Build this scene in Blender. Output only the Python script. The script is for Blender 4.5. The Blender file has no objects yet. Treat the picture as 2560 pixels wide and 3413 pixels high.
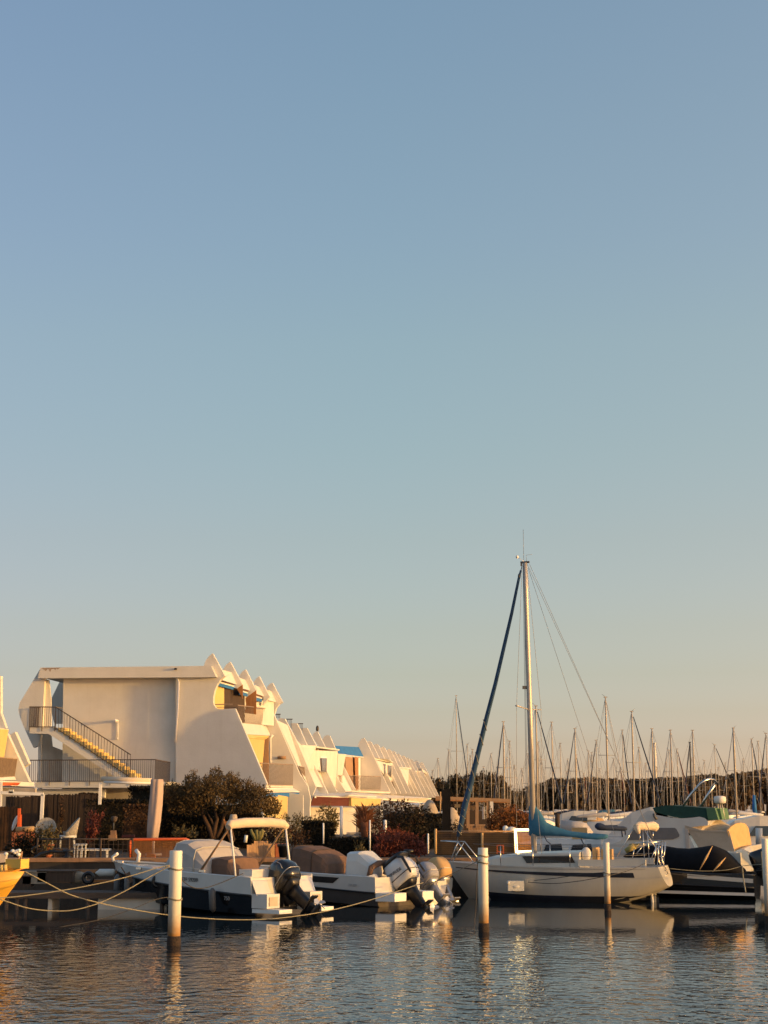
import bpy, math, random
from mathutils import Vector
rng = random.Random(7)
R = math.radians
scn = bpy.context.scene
col = scn.collection

# ---------------------------------------------------------------- camera, sky, sun, exposure
FPX = 5124.0                      # focal length in pixels of the 2560 wide frame
PITCH = R(10.78)
CAM_Z = 3.0
cam = bpy.data.cameras.new('camera'); camo = bpy.data.objects.new('camera', cam); col.objects.link(camo)
cam.sensor_fit = 'HORIZONTAL'; cam.sensor_width = 36; cam.lens = 36 * FPX / 2560
cam.clip_start = .5; cam.clip_end = 4000
camo.location = (0, 0, CAM_Z); camo.rotation_euler = (R(90) + PITCH, 0, 0)
scn.camera = camo

SUN_AZ, SUN_EL = R(-20.5), R(4.5)   # azimuth measured from +X
sdir = Vector((math.cos(SUN_AZ) * math.cos(SUN_EL), math.sin(SUN_AZ) * math.cos(SUN_EL), math.sin(SUN_EL)))
world = bpy.data.worlds.new('World'); scn.world = world; world.use_nodes = True
wn = world.node_tree.nodes; wl = world.node_tree.links
for n in list(wn): wn.remove(n)
wo = wn.new('ShaderNodeOutputWorld'); bg = wn.new('ShaderNodeBackground')
sky = wn.new('ShaderNodeTexSky'); sky.sky_type = 'NISHITA'; sky.sun_disc = False
sky.sun_elevation = SUN_EL; sky.sun_rotation = R(90) - SUN_AZ
sky.air_density = 1.0; sky.dust_density = 1.6; sky.ozone_density = 1.0
tcd = wn.new('ShaderNodeTexCoord'); sep = wn.new('ShaderNodeSeparateXYZ'); rmp = wn.new('ShaderNodeValToRGB')
wl.new(tcd.outputs['Generated'], sep.inputs[0]); wl.new(sep.outputs['Z'], rmp.inputs[0])
SKYTINT = [(0.0079, (2.971, 3.417, 8.754)), (0.0231, (1.749, 2.011, 5.086)), (0.0383, (1.336, 1.471, 3.222)), (0.0574, (1.156, 1.22, 2.179)), (0.0824, (1.084, 1.099, 1.619)), (0.1113, (1.092, 1.066, 1.387)), (0.1691, (1.139, 1.098, 1.265)), (0.2264, (1.184, 1.187, 1.282)), (0.292, (1.262, 1.282, 1.34)), (0.3553, (1.289, 1.322, 1.426)), (0.424, (1.321, 1.375, 1.485)), (0.4879, (1.334, 1.414, 1.554))]
cr = rmp.color_ramp
while len(cr.elements) < len(SKYTINT): cr.elements.new(.5)
for e, (p, c) in zip(cr.elements, SKYTINT): e.position = p; e.color = (*c, 1)
mul = wn.new('ShaderNodeMix'); mul.data_type = 'RGBA'; mul.blend_type = 'MULTIPLY'; mul.inputs[0].default_value = 1
wl.new(sky.outputs[0], mul.inputs[6]); wl.new(rmp.outputs[0], mul.inputs[7])
amr = wn.new('ShaderNodeMapRange'); amr.inputs['From Min'].default_value = -.25; amr.inputs['From Max'].default_value = .25
arp = wn.new('ShaderNodeValToRGB'); ae = arp.color_ramp.elements; ae.new(.5)
for e, p, c in zip(ae, (0, .5, 1), ((.89, .86, .915), (1, 1, 1), (1.18, 1.11, 1.08))): e.position = p; e.color = (*c, 1)
wl.new(sep.outputs['X'], amr.inputs['Value']); wl.new(amr.outputs[0], arp.inputs[0])
mu2 = wn.new('ShaderNodeMix'); mu2.data_type = 'RGBA'; mu2.blend_type = 'MULTIPLY'; mu2.inputs[0].default_value = 1
wl.new(mul.outputs[2], mu2.inputs[6]); wl.new(arp.outputs[0], mu2.inputs[7]); wl.new(mu2.outputs[2], bg.inputs[0]); bg.inputs[1].default_value = .15
wl.new(bg.outputs[0], wo.inputs[0])
sl = bpy.data.lights.new('sun', 'SUN'); so = bpy.data.objects.new('sun', sl); col.objects.link(so)
sl.energy = 2.3; sl.color = (1, .55, .15); sl.angle = R(.3)
so.rotation_euler = (-sdir).to_track_quat('-Z', 'Y').to_euler()
scn.view_settings.view_transform = 'Standard'; scn.view_settings.look = 'None'
scn.view_settings.exposure = 0.7; scn.view_settings.gamma = 1

# ---------------------------------------------------------------- helpers
CT, ST = math.cos(PITCH), math.sin(PITCH)
def ray(px, py):
    x = (px - 1280) / FPX; y = (1706.5 - py) / FPX
    return Vector((x, CT - y * ST, ST + y * CT))
def P(px, py, Y):
    d = ray(px, py); return Vector((0, 0, CAM_Z)) + d * (Y / d.y)
def on(px, py, p0, n):
    d = ray(px, py); o = Vector((0, 0, CAM_Z)); return o + d * ((p0 - o).dot(n) / d.dot(n))
def onz(px, py, z):
    d = ray(px, py); return Vector((0, 0, CAM_Z)) + d * ((z - CAM_Z) / d.z)
def zm(x0, y0, s): return lambda x, y: (x0 + x / s, y0 + y / s)
ZA = zm(0, 2150, 2.37); ZB = zm(600, 2150, 4.0225); ZC = zm(900, 2350, 2.552); ZD = zm(0, 2550, 2.765)
ZE = zm(350, 2650, 2.552); ZF = zm(900, 2700, 2.37); ZG = zm(1480, 2600, 2.765); ZH = zm(2000, 2500, 2.9625)
ZI = zm(1400, 2250, 1.4302); ZJ = zm(1480, 1740, 2.3033); ZK = zm(0, 2700, 5.53); ZL = zm(1280, 2820, 5.53)
ZM = zm(980, 2780, 4.608); ZN = zm(800, 2850, 5.53); ZO = zm(1020, 2620, 3.6065); ZP = zm(2240, 2640, 5.184)
ZQ = zm(1700, 2600, 3.858); ZR = zm(1980, 2700, 5.53); ZS = zm(1450, 2600, 4.74); ZT = zm(0, 2560, 5.027)
ZU = zm(300, 2580, 4.879); ZV = zm(640, 2640, 3.95); ZW = zm(0, 2200, 4.425); ZX = zm(2080, 2380, 3.456)
ZY = zm(1640, 2380, 3.6065)
XYZ = (Vector((1, 0, 0)), Vector((0, 1, 0)), Vector((0, 0, 1)))
UP = XYZ[2]

class MB:
    def __init__(s): s.v = []; s.f = []; s.sm = []
    def add(s, vs, fs, smooth=False):
        o = len(s.v); s.v += [Vector(v) for v in vs]
        s.f += [[i + o for i in f] for f in fs]; s.sm += [smooth] * len(fs); return s
    def prism(s, pts, d, smooth=False):
        n = len(pts); pts = [Vector(p) for p in pts]; d = Vector(d)
        return s.add(pts + [p + d for p in pts], [list(range(n))[::-1], list(range(n, 2 * n))] +
                     [[i, (i + 1) % n, n + (i + 1) % n, n + i] for i in range(n)], smooth)
    def box(s, c, size, ax=XYZ):
        c = Vector(c); a = [ax[i] * (size[i] / 2) for i in range(3)]
        p = [c - a[0] - a[1] - a[2], c + a[0] - a[1] - a[2], c + a[0] + a[1] - a[2], c - a[0] + a[1] - a[2]]
        return s.prism(p, a[2] * 2)
    def bar(s, a, b, w, h, up=UP):                       # rectangular bar between two points
        a = Vector(a); b = Vector(b); d = b - a; L = d.length
        if L < 1e-6: return s
        d.normalize(); x = d.cross(up)
        if x.length < 1e-4: x = d.cross(XYZ[0])
        x.normalize(); y = x.cross(d)
        return s.box((a + b) / 2, (w, L, h), (x, d, y))
    def tube(s, pts, r, n=8, cap=True, smooth=True):
        pts = [Vector(p) for p in pts]; m = len(pts)
        if not isinstance(r, (list, tuple)): r = [r] * m
        vs = []; prev = None
        for i, p in enumerate(pts):
            t = (pts[min(i + 1, m - 1)] - pts[max(i - 1, 0)])
            if t.length < 1e-7: t = Vector((0, 0, 1))
            t.normalize()
            if prev is None: prev = t.cross(UP if abs(t.z) < .9 else XYZ[0])
            x = prev - t * prev.dot(t)
            if x.length < 1e-5: x = t.cross(XYZ[0])
            x.normalize(); prev = x; y = t.cross(x)
            for k in range(n):
                a = 2 * math.pi * k / n
                vs.append(p + (x * math.cos(a) + y * math.sin(a)) * r[i])
        fs = [[i * n + k, i * n + (k + 1) % n, (i + 1) * n + (k + 1) % n, (i + 1) * n + k] for i in range(m - 1) for k in range(n)]
        s.add(vs, fs, smooth)
        if cap:
            o = len(s.v) - len(vs)
            s.f += [[o + k for k in range(n)][::-1], [o + (m - 1) * n + k for k in range(n)]]; s.sm += [False, False]
        return s
    def loft(s, rings, smooth=True, cap=True, closed=True):
        n = len(rings[0]); vs = [Vector(p) for r in rings for p in r]; m = len(rings)
        K = n if closed else n - 1
        fs = [[i * n + k, i * n + (k + 1) % n, (i + 1) * n + (k + 1) % n, (i + 1) * n + k] for i in range(m - 1) for k in range(K)]
        s.add(vs, fs, smooth)
        if cap:
            o = len(s.v) - len(vs)
            s.f += [[o + k for k in range(n)][::-1], [o + (m - 1) * n + k for k in range(n)]]; s.sm += [False, False]
        return s
    def ell(s, c, r, n=12, m=8, ax=XYZ, jit=0, rg=None):
        c = Vector(c); vs = []; fs = []
        for j in range(m + 1):
            th = math.pi * j / m
            for k in range(n):
                ph = 2 * math.pi * k / n; q = 1 + (rg.uniform(-jit, jit) if rg else 0)
                vs.append(c + ax[0] * (r[0] * q * math.sin(th) * math.cos(ph)) + ax[1] * (r[1] * q * math.sin(th) * math.sin(ph)) + ax[2] * (r[2] * q * math.cos(th)))
        fs = [[j * n + k, (j + 1) * n + k, (j + 1) * n + (k + 1) % n, j * n + (k + 1) % n] for j in range(m) for k in range(n)]
        return s.add(vs, fs, True)
    def leaves(s, c, r, n, size, rg, shell=.35, up=0.0):     # leaf sized faces spread through an ellipsoid
        c = Vector(c)
        for _ in range(n):
            while True:
                q = Vector((rg.uniform(-1, 1), rg.uniform(-1, 1), rg.uniform(-1, 1)))
                if shell < q.length < 1: break
            p = c + Vector((q.x * r[0], q.y * r[1], q.z * r[2]))
            a = Vector((rg.gauss(0, 1), rg.gauss(0, 1), rg.gauss(0, 1) + up)).normalized()
            b = a.cross(Vector((rg.gauss(0, 1), rg.gauss(0, 1), rg.gauss(0, 1)))).normalized()
            L = size * rg.uniform(.6, 1.4); w = L * rg.uniform(.3, .55)
            s.add([p - a * L, p + b * w, p + a * L, p - b * w], [[0, 1, 2, 3]])
        return s

BASE = {}
def obj(name, mb, m, parent=None, label=None, fix=True, smooth=None):
    me = bpy.data.meshes.new(name)
    b = BASE.get(parent.as_pointer(), Vector((0, 0, 0))) if parent else (getattr(mb, 'base', None) or Vector((0, 0, 0)))
    me.from_pydata([tuple(v - b) for v in mb.v], [], mb.f)
    me.polygons.foreach_set('use_smooth', mb.sm); me.materials.append(m)
    if fix:
        import bmesh
        bm = bmesh.new(); bm.from_mesh(me); bmesh.ops.recalc_face_normals(bm, faces=bm.faces); bm.to_mesh(me); bm.free()
    me.update()
    o = bpy.data.objects.new(name, me); col.objects.link(o)
    if parent: o.parent = parent
    else: o.location = b
    if label: o['label'] = label
    BASE[o.as_pointer()] = b
    return o
def tag(o, label=None, cat=None, group=None, kind=None):
    for k, v in (('label', label), ('category', cat), ('group', group), ('kind', kind)):
        if v: o[k] = v
    return o
def thing(name, label, cat, loc, group=None):
    o = bpy.data.objects.new(name, None); col.objects.link(o); o.location = Vector(loc)
    o.empty_display_size = .3; BASE[o.as_pointer()] = Vector(loc)
    return tag(o, label, cat, group)
def single(name, mb, m, label, cat, group=None, kind=None, fix=True):
    mb.base = sum(mb.v, Vector((0, 0, 0))) / max(1, len(mb.v)); mb.base.z = min(v.z for v in mb.v)
    return tag(obj(name, mb, m, fix=fix), label, cat, group, kind)
def struct(name, mb, m, fix=True): return tag(obj(name, mb, m, fix=fix), kind='structure')
def copy_tree(o, parent=None):
    c = o.copy(); col.objects.link(c)
    if parent: c.parent = parent
    for ch in [x for x in bpy.data.objects if x.parent == o]: copy_tree(ch, c)
    return c

# ---------------------------------------------------------------- materials
def mat(name, c, rough=.6, var=.12, scale=3.0, bump=0.0, bscale=None, metal=0.0, spec=.5, c2=None, stretch=None, emit=None, coat=0.0):
    m = bpy.data.materials.new(name); m.use_nodes = True; nt = m.node_tree; N = nt.nodes; L = nt.links
    p = N['Principled BSDF']; p.inputs['Roughness'].default_value = rough; p.inputs['Metallic'].default_value = metal
    p.inputs['Specular IOR Level'].default_value = spec; p.inputs['Coat Weight'].default_value = coat
    tc = N.new('ShaderNodeTexCoord'); mp = N.new('ShaderNodeMapping')
    if stretch: mp.inputs['Scale'].default_value = stretch
    L.new(tc.outputs['Object'], mp.inputs[0])
    nz = N.new('ShaderNodeTexNoise'); nz.inputs['Scale'].default_value = scale; nz.inputs['Detail'].default_value = 6; nz.inputs['Roughness'].default_value = .65
    L.new(mp.outputs[0], nz.inputs['Vector'])
    rp = N.new('ShaderNodeValToRGB'); e = rp.color_ramp.elements
    ca = c2 if c2 else tuple(max(0, x * (1 - var)) for x in c)
    cb = c if c2 else tuple(min(1, x * (1 + var)) for x in c)
    e[0].position = .32; e[0].color = (*ca, 1); e[1].position = .68; e[1].color = (*cb, 1)
    L.new(nz.outputs[0], rp.inputs[0]); L.new(rp.outputs[0], p.inputs['Base Color'])
    if bump:
        n2 = N.new('ShaderNodeTexNoise'); n2.inputs['Scale'].default_value = bscale or scale * 6; n2.inputs['Detail'].default_value = 5
        L.new(mp.outputs[0], n2.inputs['Vector'])
        b = N.new('ShaderNodeBump'); b.inputs['Strength'].default_value = bump; b.inputs['Distance'].default_value = .02
        L.new(n2.outputs[0], b.inputs['Height']); L.new(b.outputs[0], p.inputs['Normal'])
    if emit:
        p.inputs['Emission Color'].default_value = (*emit[0], 1); p.inputs['Emission Strength'].default_value = emit[1]
    return m
M = {}
M['render'] = mat('white_render', (.70, .675, .61), .85, c2=(.63, .605, .54), scale=.9, bump=.25, bscale=14)
M['render_far'] = mat('white_render_far', (.69, .65, .575), .85, var=.08, scale=.7)
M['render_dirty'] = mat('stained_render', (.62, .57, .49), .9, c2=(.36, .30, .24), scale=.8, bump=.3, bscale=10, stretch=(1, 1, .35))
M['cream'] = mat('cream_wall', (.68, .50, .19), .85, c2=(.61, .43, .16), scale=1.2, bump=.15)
M['white_paint'] = mat('white_paint', (.80, .79, .75), .45, var=.06, scale=4)
M['white_cloth'] = mat('white_cloth', (.78, .74, .68), .9, var=.06, scale=5, bump=.3, bscale=9)
M['gel'] = mat('white_gelcoat', (.60, .59, .56), .22, var=.05, scale=2, coat=.3)
M['gel_old'] = mat('aged_gelcoat', (.58, .56, .50), .35, c2=(.49, .47, .41), scale=1.4, stretch=(1, 1, .4), coat=.2)
M['gel_far'] = mat('far_gelcoat', (.70, .68, .63), .35, var=.08)
M['black_gel'] = mat('black_gelcoat', (.012, .013, .016), .16, var=.3, scale=2, coat=.4)
M['grey_gel'] = mat('grey_gelcoat', (.11, .10, .095), .25, var=.1, scale=2, coat=.3)
M['black'] = mat('black_plastic', (.014, .014, .016), .35, var=.3, scale=5)
M['black_cloth'] = mat('black_cover', (.008, .008, .010), .9, spec=.15, var=.25, scale=3, bump=.5, bscale=5)
M['dark_metal'] = mat('dark_railing', (.075, .055, .042), .55, var=.3, scale=6)
M['railing'] = mat('brown_railing', (.26, .19, .13), .55, var=.2, scale=6)
M['steel'] = mat('stainless', (.62, .60, .57), .25, var=.1, metal=1)
M['alu'] = mat('mast_aluminium', (.46, .43, .39), .42, var=.08, scale=2, metal=.25)
M['alu_far'] = mat('far_mast', (.44, .38, .31), .5, var=.15, scale=.6)
M['alu_dark'] = mat('dark_mast', (.03, .03, .035), .5, var=.2)
M['wire'] = mat('rigging_wire', (.24, .23, .22), .5, var=.2, metal=.3)
M['rope'] = mat('mooring_rope', (.33, .30, .21), .9, c2=(.24, .22, .15), scale=30, bump=.6, bscale=60)
M['rope_dark'] = mat('dark_rope', (.06, .055, .05), .9, var=.3, scale=20)
M['teal'] = mat('teal_sailcloth', (.042, .17, .275), .85, c2=(.032, .135, .22), scale=4, bump=.8, bscale=4)
M['navy'] = mat('navy_cloth', (.02, .035, .075), .8, var=.25, scale=4, bump=.4)
M['navy_paint'] = mat('navy_stripe', (.018, .022, .035), .35, var=.2)
M['blue_cloth'] = mat('blue_awning', (.025, .16, .42), .8, var=.12, scale=3)
M['green'] = mat('green_canvas', (.010, .052, .042), .85, var=.2, scale=3, bump=.5, bscale=5)
M['green_clear'] = mat('light_green_canvas', (.08, .17, .085), .7, var=.12, scale=3)
M['grey_cloth'] = mat('grey_canvas', (.50, .46, .42), .9, c2=(.44, .40, .37), scale=4, bump=.6, bscale=5)
M['beige'] = mat('beige_canvas', (.50, .42, .32), .9, c2=(.42, .35, .27), scale=3, bump=.6, bscale=5)
M['tan'] = mat('tan_canvas', (.62, .40, .18), .9, c2=(.52, .32, .14), scale=4, bump=.5, bscale=6)
M['brown_cloth'] = mat('brown_canvas', (.19, .105, .065), .85, c2=(.13, .075, .05), scale=4, bump=.5, bscale=6)
M['maroon'] = mat('maroon_awning', (.11, .026, .018), .85, var=.15, scale=3)
M['red_cloth'] = mat('red_awning', (.62, .12, .04), .85, var=.1)
M['orange'] = mat('orange_paint', (.70, .13, .03), .5, var=.12, scale=6)
M['terracotta'] = mat('terracotta', (.50, .16, .07), .85, var=.2, scale=8)
M['wood'] = mat('warm_wood', (.42, .19, .06), .7, c2=(.28, .12, .04), scale=3, stretch=(6, 6, .6))
M['wood_pale'] = mat('weathered_board', (.42, .26, .14), .8, c2=(.30, .18, .10), scale=4, stretch=(6, 6, .5))
M['wood_dark'] = mat('dark_wood', (.07, .045, .03), .8, c2=(.04, .026, .018), scale=3, stretch=(5, 5, .5), bump=.3)
M['deckwood'] = mat('pontoon_wood', (.11, .078, .058), .85, c2=(.06, .045, .034), scale=2.5, stretch=(.6, 8, 4), bump=.4)
M['stone'] = mat('quay_coping', (.38, .22, .12), .9, c2=(.24, .14, .085), scale=2.2, bump=.6, bscale=12)
M['quaywall'] = mat('quay_wall', (.055, .046, .038), .9, c2=(.022, .02, .017), scale=1.3, bump=.6, bscale=6, stretch=(1, 1, .6))
M['ground'] = mat('garden_ground', (.11, .07, .045), .95, c2=(.05, .034, .022), scale=1.2, bump=.6, bscale=8)
M['reed'] = mat('reed_screen', (.06, .038, .025), .95, c2=(.026, .018, .013), scale=7, stretch=(7, 7, .35), bump=.7, bscale=12)
M['glass'] = mat('dark_glass', (.03, .034, .04), .06, var=.2, spec=.8)
M['glass_grey'] = mat('grey_window', (.16, .155, .16), .12, var=.1, spec=.6)
M['plexi'] = mat('black_window', (.012, .012, .014), .12, var=.2)
M['fender'] = mat('fender_vinyl', (.58, .58, .54), .45, var=.1, scale=5)
M['fender_dark'] = mat('grey_fender', (.10, .10, .10), .5, var=.15)
M['cream_cloth'] = mat('cream_canvas', (.70, .58, .43), .9, c2=(.64, .52, .38), scale=5, bump=.4, bscale=9)
M['net'] = mat('net_cord', (.10, .062, .04), .9, var=.2)
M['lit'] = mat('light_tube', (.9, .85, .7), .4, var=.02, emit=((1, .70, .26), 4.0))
M['glint'] = mat('mirror_glint', (.85, .8, .7), .08, var=.02, metal=1)
M['engine_white'] = mat('engine_white', (.64, .63, .62), .2, var=.04, coat=.5)
M['engine_grey'] = mat('engine_cover', (.33, .33, .36), .7, c2=(.27, .27, .30), scale=4, bump=.5, bscale=5)
M['silver'] = mat('engine_silver', (.42, .42, .43), .3, var=.1, metal=.5)
M['copper'] = mat('antifoul_brown', (.20, .09, .05), .6, var=.25, scale=5)
M['text_dark'] = mat('dark_lettering', (.03, .03, .035), .5, var=.05)
M['text_red'] = mat('red_lettering', (.30, .035, .03), .5, var=.05)
M['text_pale'] = mat('pale_lettering', (.4, .4, .4), .5, var=.05)
M['rattan'] = mat('white_rattan', (.46, .43, .37), .8, c2=(.26, .23, .19), scale=9, stretch=(3, 3, .35), bump=.8)
M['skin_shell'] = mat('yellow_gelcoat', (.86, .50, .07), .3, c2=(.80, .44, .05), scale=1.5, coat=.3)
M['gravel'] = mat('stone_rough', (.33, .29, .23), .95, c2=(.2, .17, .13), scale=3, bump=.8)
M['mast_box'] = mat('mast_fitting', (.10, .10, .10), .5, var=.2)
def leafmat(name, a, b, sc=1.5):
    m = mat(name, a, .75, c2=b, scale=sc, spec=.2)
    p = m.node_tree.nodes['Principled BSDF']
    return m
M['olive'] = leafmat('olive_leaf', (.15, .098, .042), (.045, .034, .017), 2.5)
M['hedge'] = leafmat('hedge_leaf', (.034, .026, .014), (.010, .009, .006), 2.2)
M['hedge_brown'] = leafmat('dry_hedge_leaf', (.11, .055, .026), (.03, .019, .011), 2.5)
M['red_shrub'] = leafmat('red_leaf', (.24, .062, .036), (.10, .034, .024), 2.5)
M['orange_shrub'] = leafmat('orange_leaf', (.30, .13, .04), (.16, .055, .022), 2.0)
M['palm_dry'] = leafmat('dry_palm', (.32, .12, .05), (.10, .042, .024), 3)
M['cactus'] = leafmat('cactus_green', (.26, .22, .07), (.16, .15, .06), 3)
M['grassy'] = leafmat('garden_plant', (.17, .13, .055), (.07, .06, .03), 3)
M['pine'] = leafmat('pine_leaf', (.125, .082, .036), (.042, .032, .018), .35)
M['pine_far'] = leafmat('distant_pine_leaf', (.125, .078, .038), (.042, .030, .018), .2)  # own leaf colour of the distant pine wood
M['bark'] = mat('bark', (.10, .052, .03), .9, c2=(.05, .03, .018), scale=5, bump=.8, stretch=(4, 4, .7))

# rain streaks, grime and faint patches on the rendered walls
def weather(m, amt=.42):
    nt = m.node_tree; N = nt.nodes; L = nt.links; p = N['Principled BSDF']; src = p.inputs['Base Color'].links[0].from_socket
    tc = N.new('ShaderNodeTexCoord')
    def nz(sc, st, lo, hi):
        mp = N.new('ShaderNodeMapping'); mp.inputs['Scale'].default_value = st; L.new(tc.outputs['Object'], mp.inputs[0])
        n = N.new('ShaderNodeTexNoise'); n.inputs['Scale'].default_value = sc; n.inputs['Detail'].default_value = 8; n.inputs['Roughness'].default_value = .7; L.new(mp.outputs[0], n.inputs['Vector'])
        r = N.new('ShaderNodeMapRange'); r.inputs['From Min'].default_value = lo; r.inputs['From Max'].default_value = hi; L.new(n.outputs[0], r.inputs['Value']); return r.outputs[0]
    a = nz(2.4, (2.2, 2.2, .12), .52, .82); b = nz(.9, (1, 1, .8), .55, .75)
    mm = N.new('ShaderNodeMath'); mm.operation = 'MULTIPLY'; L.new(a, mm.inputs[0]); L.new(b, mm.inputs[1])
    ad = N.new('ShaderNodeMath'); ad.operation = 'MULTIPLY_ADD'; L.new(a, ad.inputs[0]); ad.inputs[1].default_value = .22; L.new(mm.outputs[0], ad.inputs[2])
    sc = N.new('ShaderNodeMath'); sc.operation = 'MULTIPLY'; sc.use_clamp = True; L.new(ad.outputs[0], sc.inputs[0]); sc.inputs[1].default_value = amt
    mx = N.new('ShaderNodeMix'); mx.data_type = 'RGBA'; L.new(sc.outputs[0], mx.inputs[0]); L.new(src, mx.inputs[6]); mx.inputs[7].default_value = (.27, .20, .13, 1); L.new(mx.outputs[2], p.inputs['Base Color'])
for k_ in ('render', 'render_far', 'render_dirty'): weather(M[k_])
weather(M['gel_old'], .45); weather(M['gel_far'], .4); weather(M['quaywall'], .6)

# water: rippled dielectric surface, calmer towards the sheltered quay
wm = bpy.data.materials.new('harbour_water'); wm.use_nodes = True; nt = wm.node_tree; N = nt.nodes; L = nt.links
p = N['Principled BSDF']; p.inputs['Base Color'].default_value = (.012, .020, .024, 1); p.inputs['Roughness'].default_value = .035
p.inputs['IOR'].default_value = 1.33; p.inputs['Specular IOR Level'].default_value = .4
tc = N.new('ShaderNodeTexCoord')
def noise(scale, det, st, rot=0):
    mp = N.new('ShaderNodeMapping'); mp.inputs['Scale'].default_value = st; mp.inputs['Rotation'].default_value = (0, 0, rot)
    L.new(tc.outputs['Object'], mp.inputs[0])
    n = N.new('ShaderNodeTexNoise'); n.inputs['Scale'].default_value = scale; n.inputs['Detail'].default_value = det
    L.new(mp.outputs[0], n.inputs['Vector']); return n.outputs[0]
def math2(op, a, b):
    n = N.new('ShaderNodeMath'); n.operation = op
    for i, x in enumerate((a, b)):
        if isinstance(x, (int, float)): n.inputs[i].default_value = x
        else: L.new(x, n.inputs[i])
    return n.outputs[0]
WAVES = dict(small=(3.6, 2.2, (1, .85, 1), .25), big=(1.2, 2, (1, .8, 1), -.25))
a = noise(*WAVES['small']); b = noise(*WAVES['big'])
h = math2('ADD', math2('MULTIPLY', a, .042), math2('MULTIPLY', b, .034))
sp = N.new('ShaderNodeSeparateXYZ'); L.new(tc.outputs['Object'], sp.inputs[0])
mr = N.new('ShaderNodeMapRange'); mr.inputs['From Min'].default_value = 24; mr.inputs['From Max'].default_value = 40
mr.inputs['To Min'].default_value = 1.0; mr.inputs['To Max'].default_value = .045
calm = noise(.09, 2, (1, 1.6, 1), .3)
L.new(math2('ADD', sp.outputs['Y'], math2('MULTIPLY', math2('SUBTRACT', calm, .5), 26)), mr.inputs['Value'])
bp = N.new('ShaderNodeBump'); bp.inputs['Distance'].default_value = 1.0
L.new(mr.outputs[0], bp.inputs['Strength']); L.new(h, bp.inputs['Height']); L.new(bp.outputs[0], p.inputs['Normal'])
M['water'] = wm

# ---------------------------------------------------------------- setting: water, quay, far shore
w = MB(); w.add([(-700, -30, 0), (700, -30, 0), (700, 900, 0), (-700, 900, 0)], [[0, 1, 2, 3]]); struct('water', w, M['water'], fix=False)
QY = 52.8
edge = [(-90, QY), (6.2, QY), (7, 80), (8, 120), (10, 200), (-90, 260)]
g = MB(); g.prism([(x, y, -1.0) for x, y in edge], (0, 0, 2.14)); struct('quay', g, M['ground'])
g = MB(); xs = -90
while xs < 6.2:
    L2 = 1.9; x2 = min(6.2, xs + L2)
    g.box(((xs + x2) / 2, QY + .16, 1.18), (x2 - xs - .012, .56, .13)); xs = x2
struct('quay_edge', g, M['stone'])
g = MB(); g.box((-41.9, QY - .02, .1), (96.2, .12, 2.0)); struct('quay_wall', g, M['quaywall'])
g = MB(); g.prism([(-500, 262, -1), (30, 250, -1), (700, 240, -1), (700, 520, -1), (-500, 520, -1)], (0, 0, 2.0)); struct('far_shore', g, M['ground'])

# ---------------------------------------------------------------- the stepped white terrace houses
HA = R(6); hu = Vector((math.sin(HA), math.cos(HA), 0)); hv = Vector((math.cos(HA), -math.sin(HA), 0))
H0 = P(700, 2400, 75)
def hp(pt, s): return on(pt[0], pt[1], H0 + hu * s, hu)
def hz(z, pts, s): return [hp(z(*q), s) for q in pts]
def slab(mb, pts, s, t): return mb.prism([hp(q, s) for q in pts], hu * t)
def pz(z, L): return [z(*q) for q in L]
def warp(mb, L, d):                       # panel whose corners lie at different depths; L = [(pt, s)...]
    return mb.prism([hp(q, s) for q, s in L], d)
def railing(mb, a0, a1, b0, b1, n, r=.012, posts=0, over=0.0):
    mb.bar(a0, a1, .05, .045); mb.bar(b0, b1, .035, .03)
    for i in range(n + 1):
        t = i / n; a = a0.lerp(a1, t); b = b0.lerp(b1, t)
        big = posts and i % posts == 0
        mb.bar(a, b - UP * (over if big else 0), r * (3.2 if big else 2), r * (3.2 if big else 2), up=hu)
    return mb
GR = 2800
A_, B_, C_ = ZA, ZB, ZC
def gy(pt): return (pt[0], GR)

# --- end house
h1 = thing('terrace_house', 'nearest white house with blank end wall, outside stair and roof beam', 'house', (H0.x - 5, H0.y, 1.14), 'stepped white terrace houses')
fin = pz(B_, [(330, 240), (350, 200), (385, 152), (435, 110), (600, 415), (590, 425), (545, 460), (500, 525), (465, 610), (447, 700), (445, 760), (455, 805), (480, 840), (510, 855), (540, 860), (740, 850), (1165, 1858), (1135, 1930), (1112, 2010)])
fin = [(586, GR), (586, 2222), (680, 2219)] + fin + [(874, GR)]
m = MB(); slab(m, fin, 0, .32); obj('fin_wall', m, M['render'], h1)
m = MB(); slab(m, [A_(318, 178)] + [A_(1610, 165)] + pz(B_, [(330, 277), (418, 283), (488, 430)]) + [A_(298, 262)], -.32, .315); obj('roof_beam', m, M['render_dirty'] if False else M['render'], h1)
m = MB(); slab(m, [A_(500, 262), A_(1395, 262), (588, GR), (205, GR)], .36, .25); obj('end_wall', m, M['render'], h1)
lf = pz(A_, [(320, 182), (355, 182), (352, 285), (332, 650), (322, 720), (300, 795), (265, 810), (230, 740), (190, 650), (165, 590), (150, 540), (145, 505), (155, 455), (178, 420), (250, 300)])
m = MB(); slab(m, lf, .05, .3); slab(m, pz(A_, [(349, 270), (385, 275), (402, 430), (402, 650), (330, 650)]), .36, .12); obj('fin_wall', m, M['render'], h1)
m = MB(); slab(m, pz(A_, [(322, 720), (302, 720), (292, GR), (330, GR)]), .1, .2); obj('column', m, M['render'], h1)
m = MB(); slab(m, pz(A_, [(322, 188), (1600, 172), (1600, 258), (330, 258)]), .02, 3.3); obj('roof', m, M['render'], h1)
m = MB(); slab(m, pz(A_, [(325, 705), (400, 705), (410, 800), (720, 920), (720, 1110), (290, 1110)]), .7, .15); obj('recess_wall', m, M['render_dirty'], h1)
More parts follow.
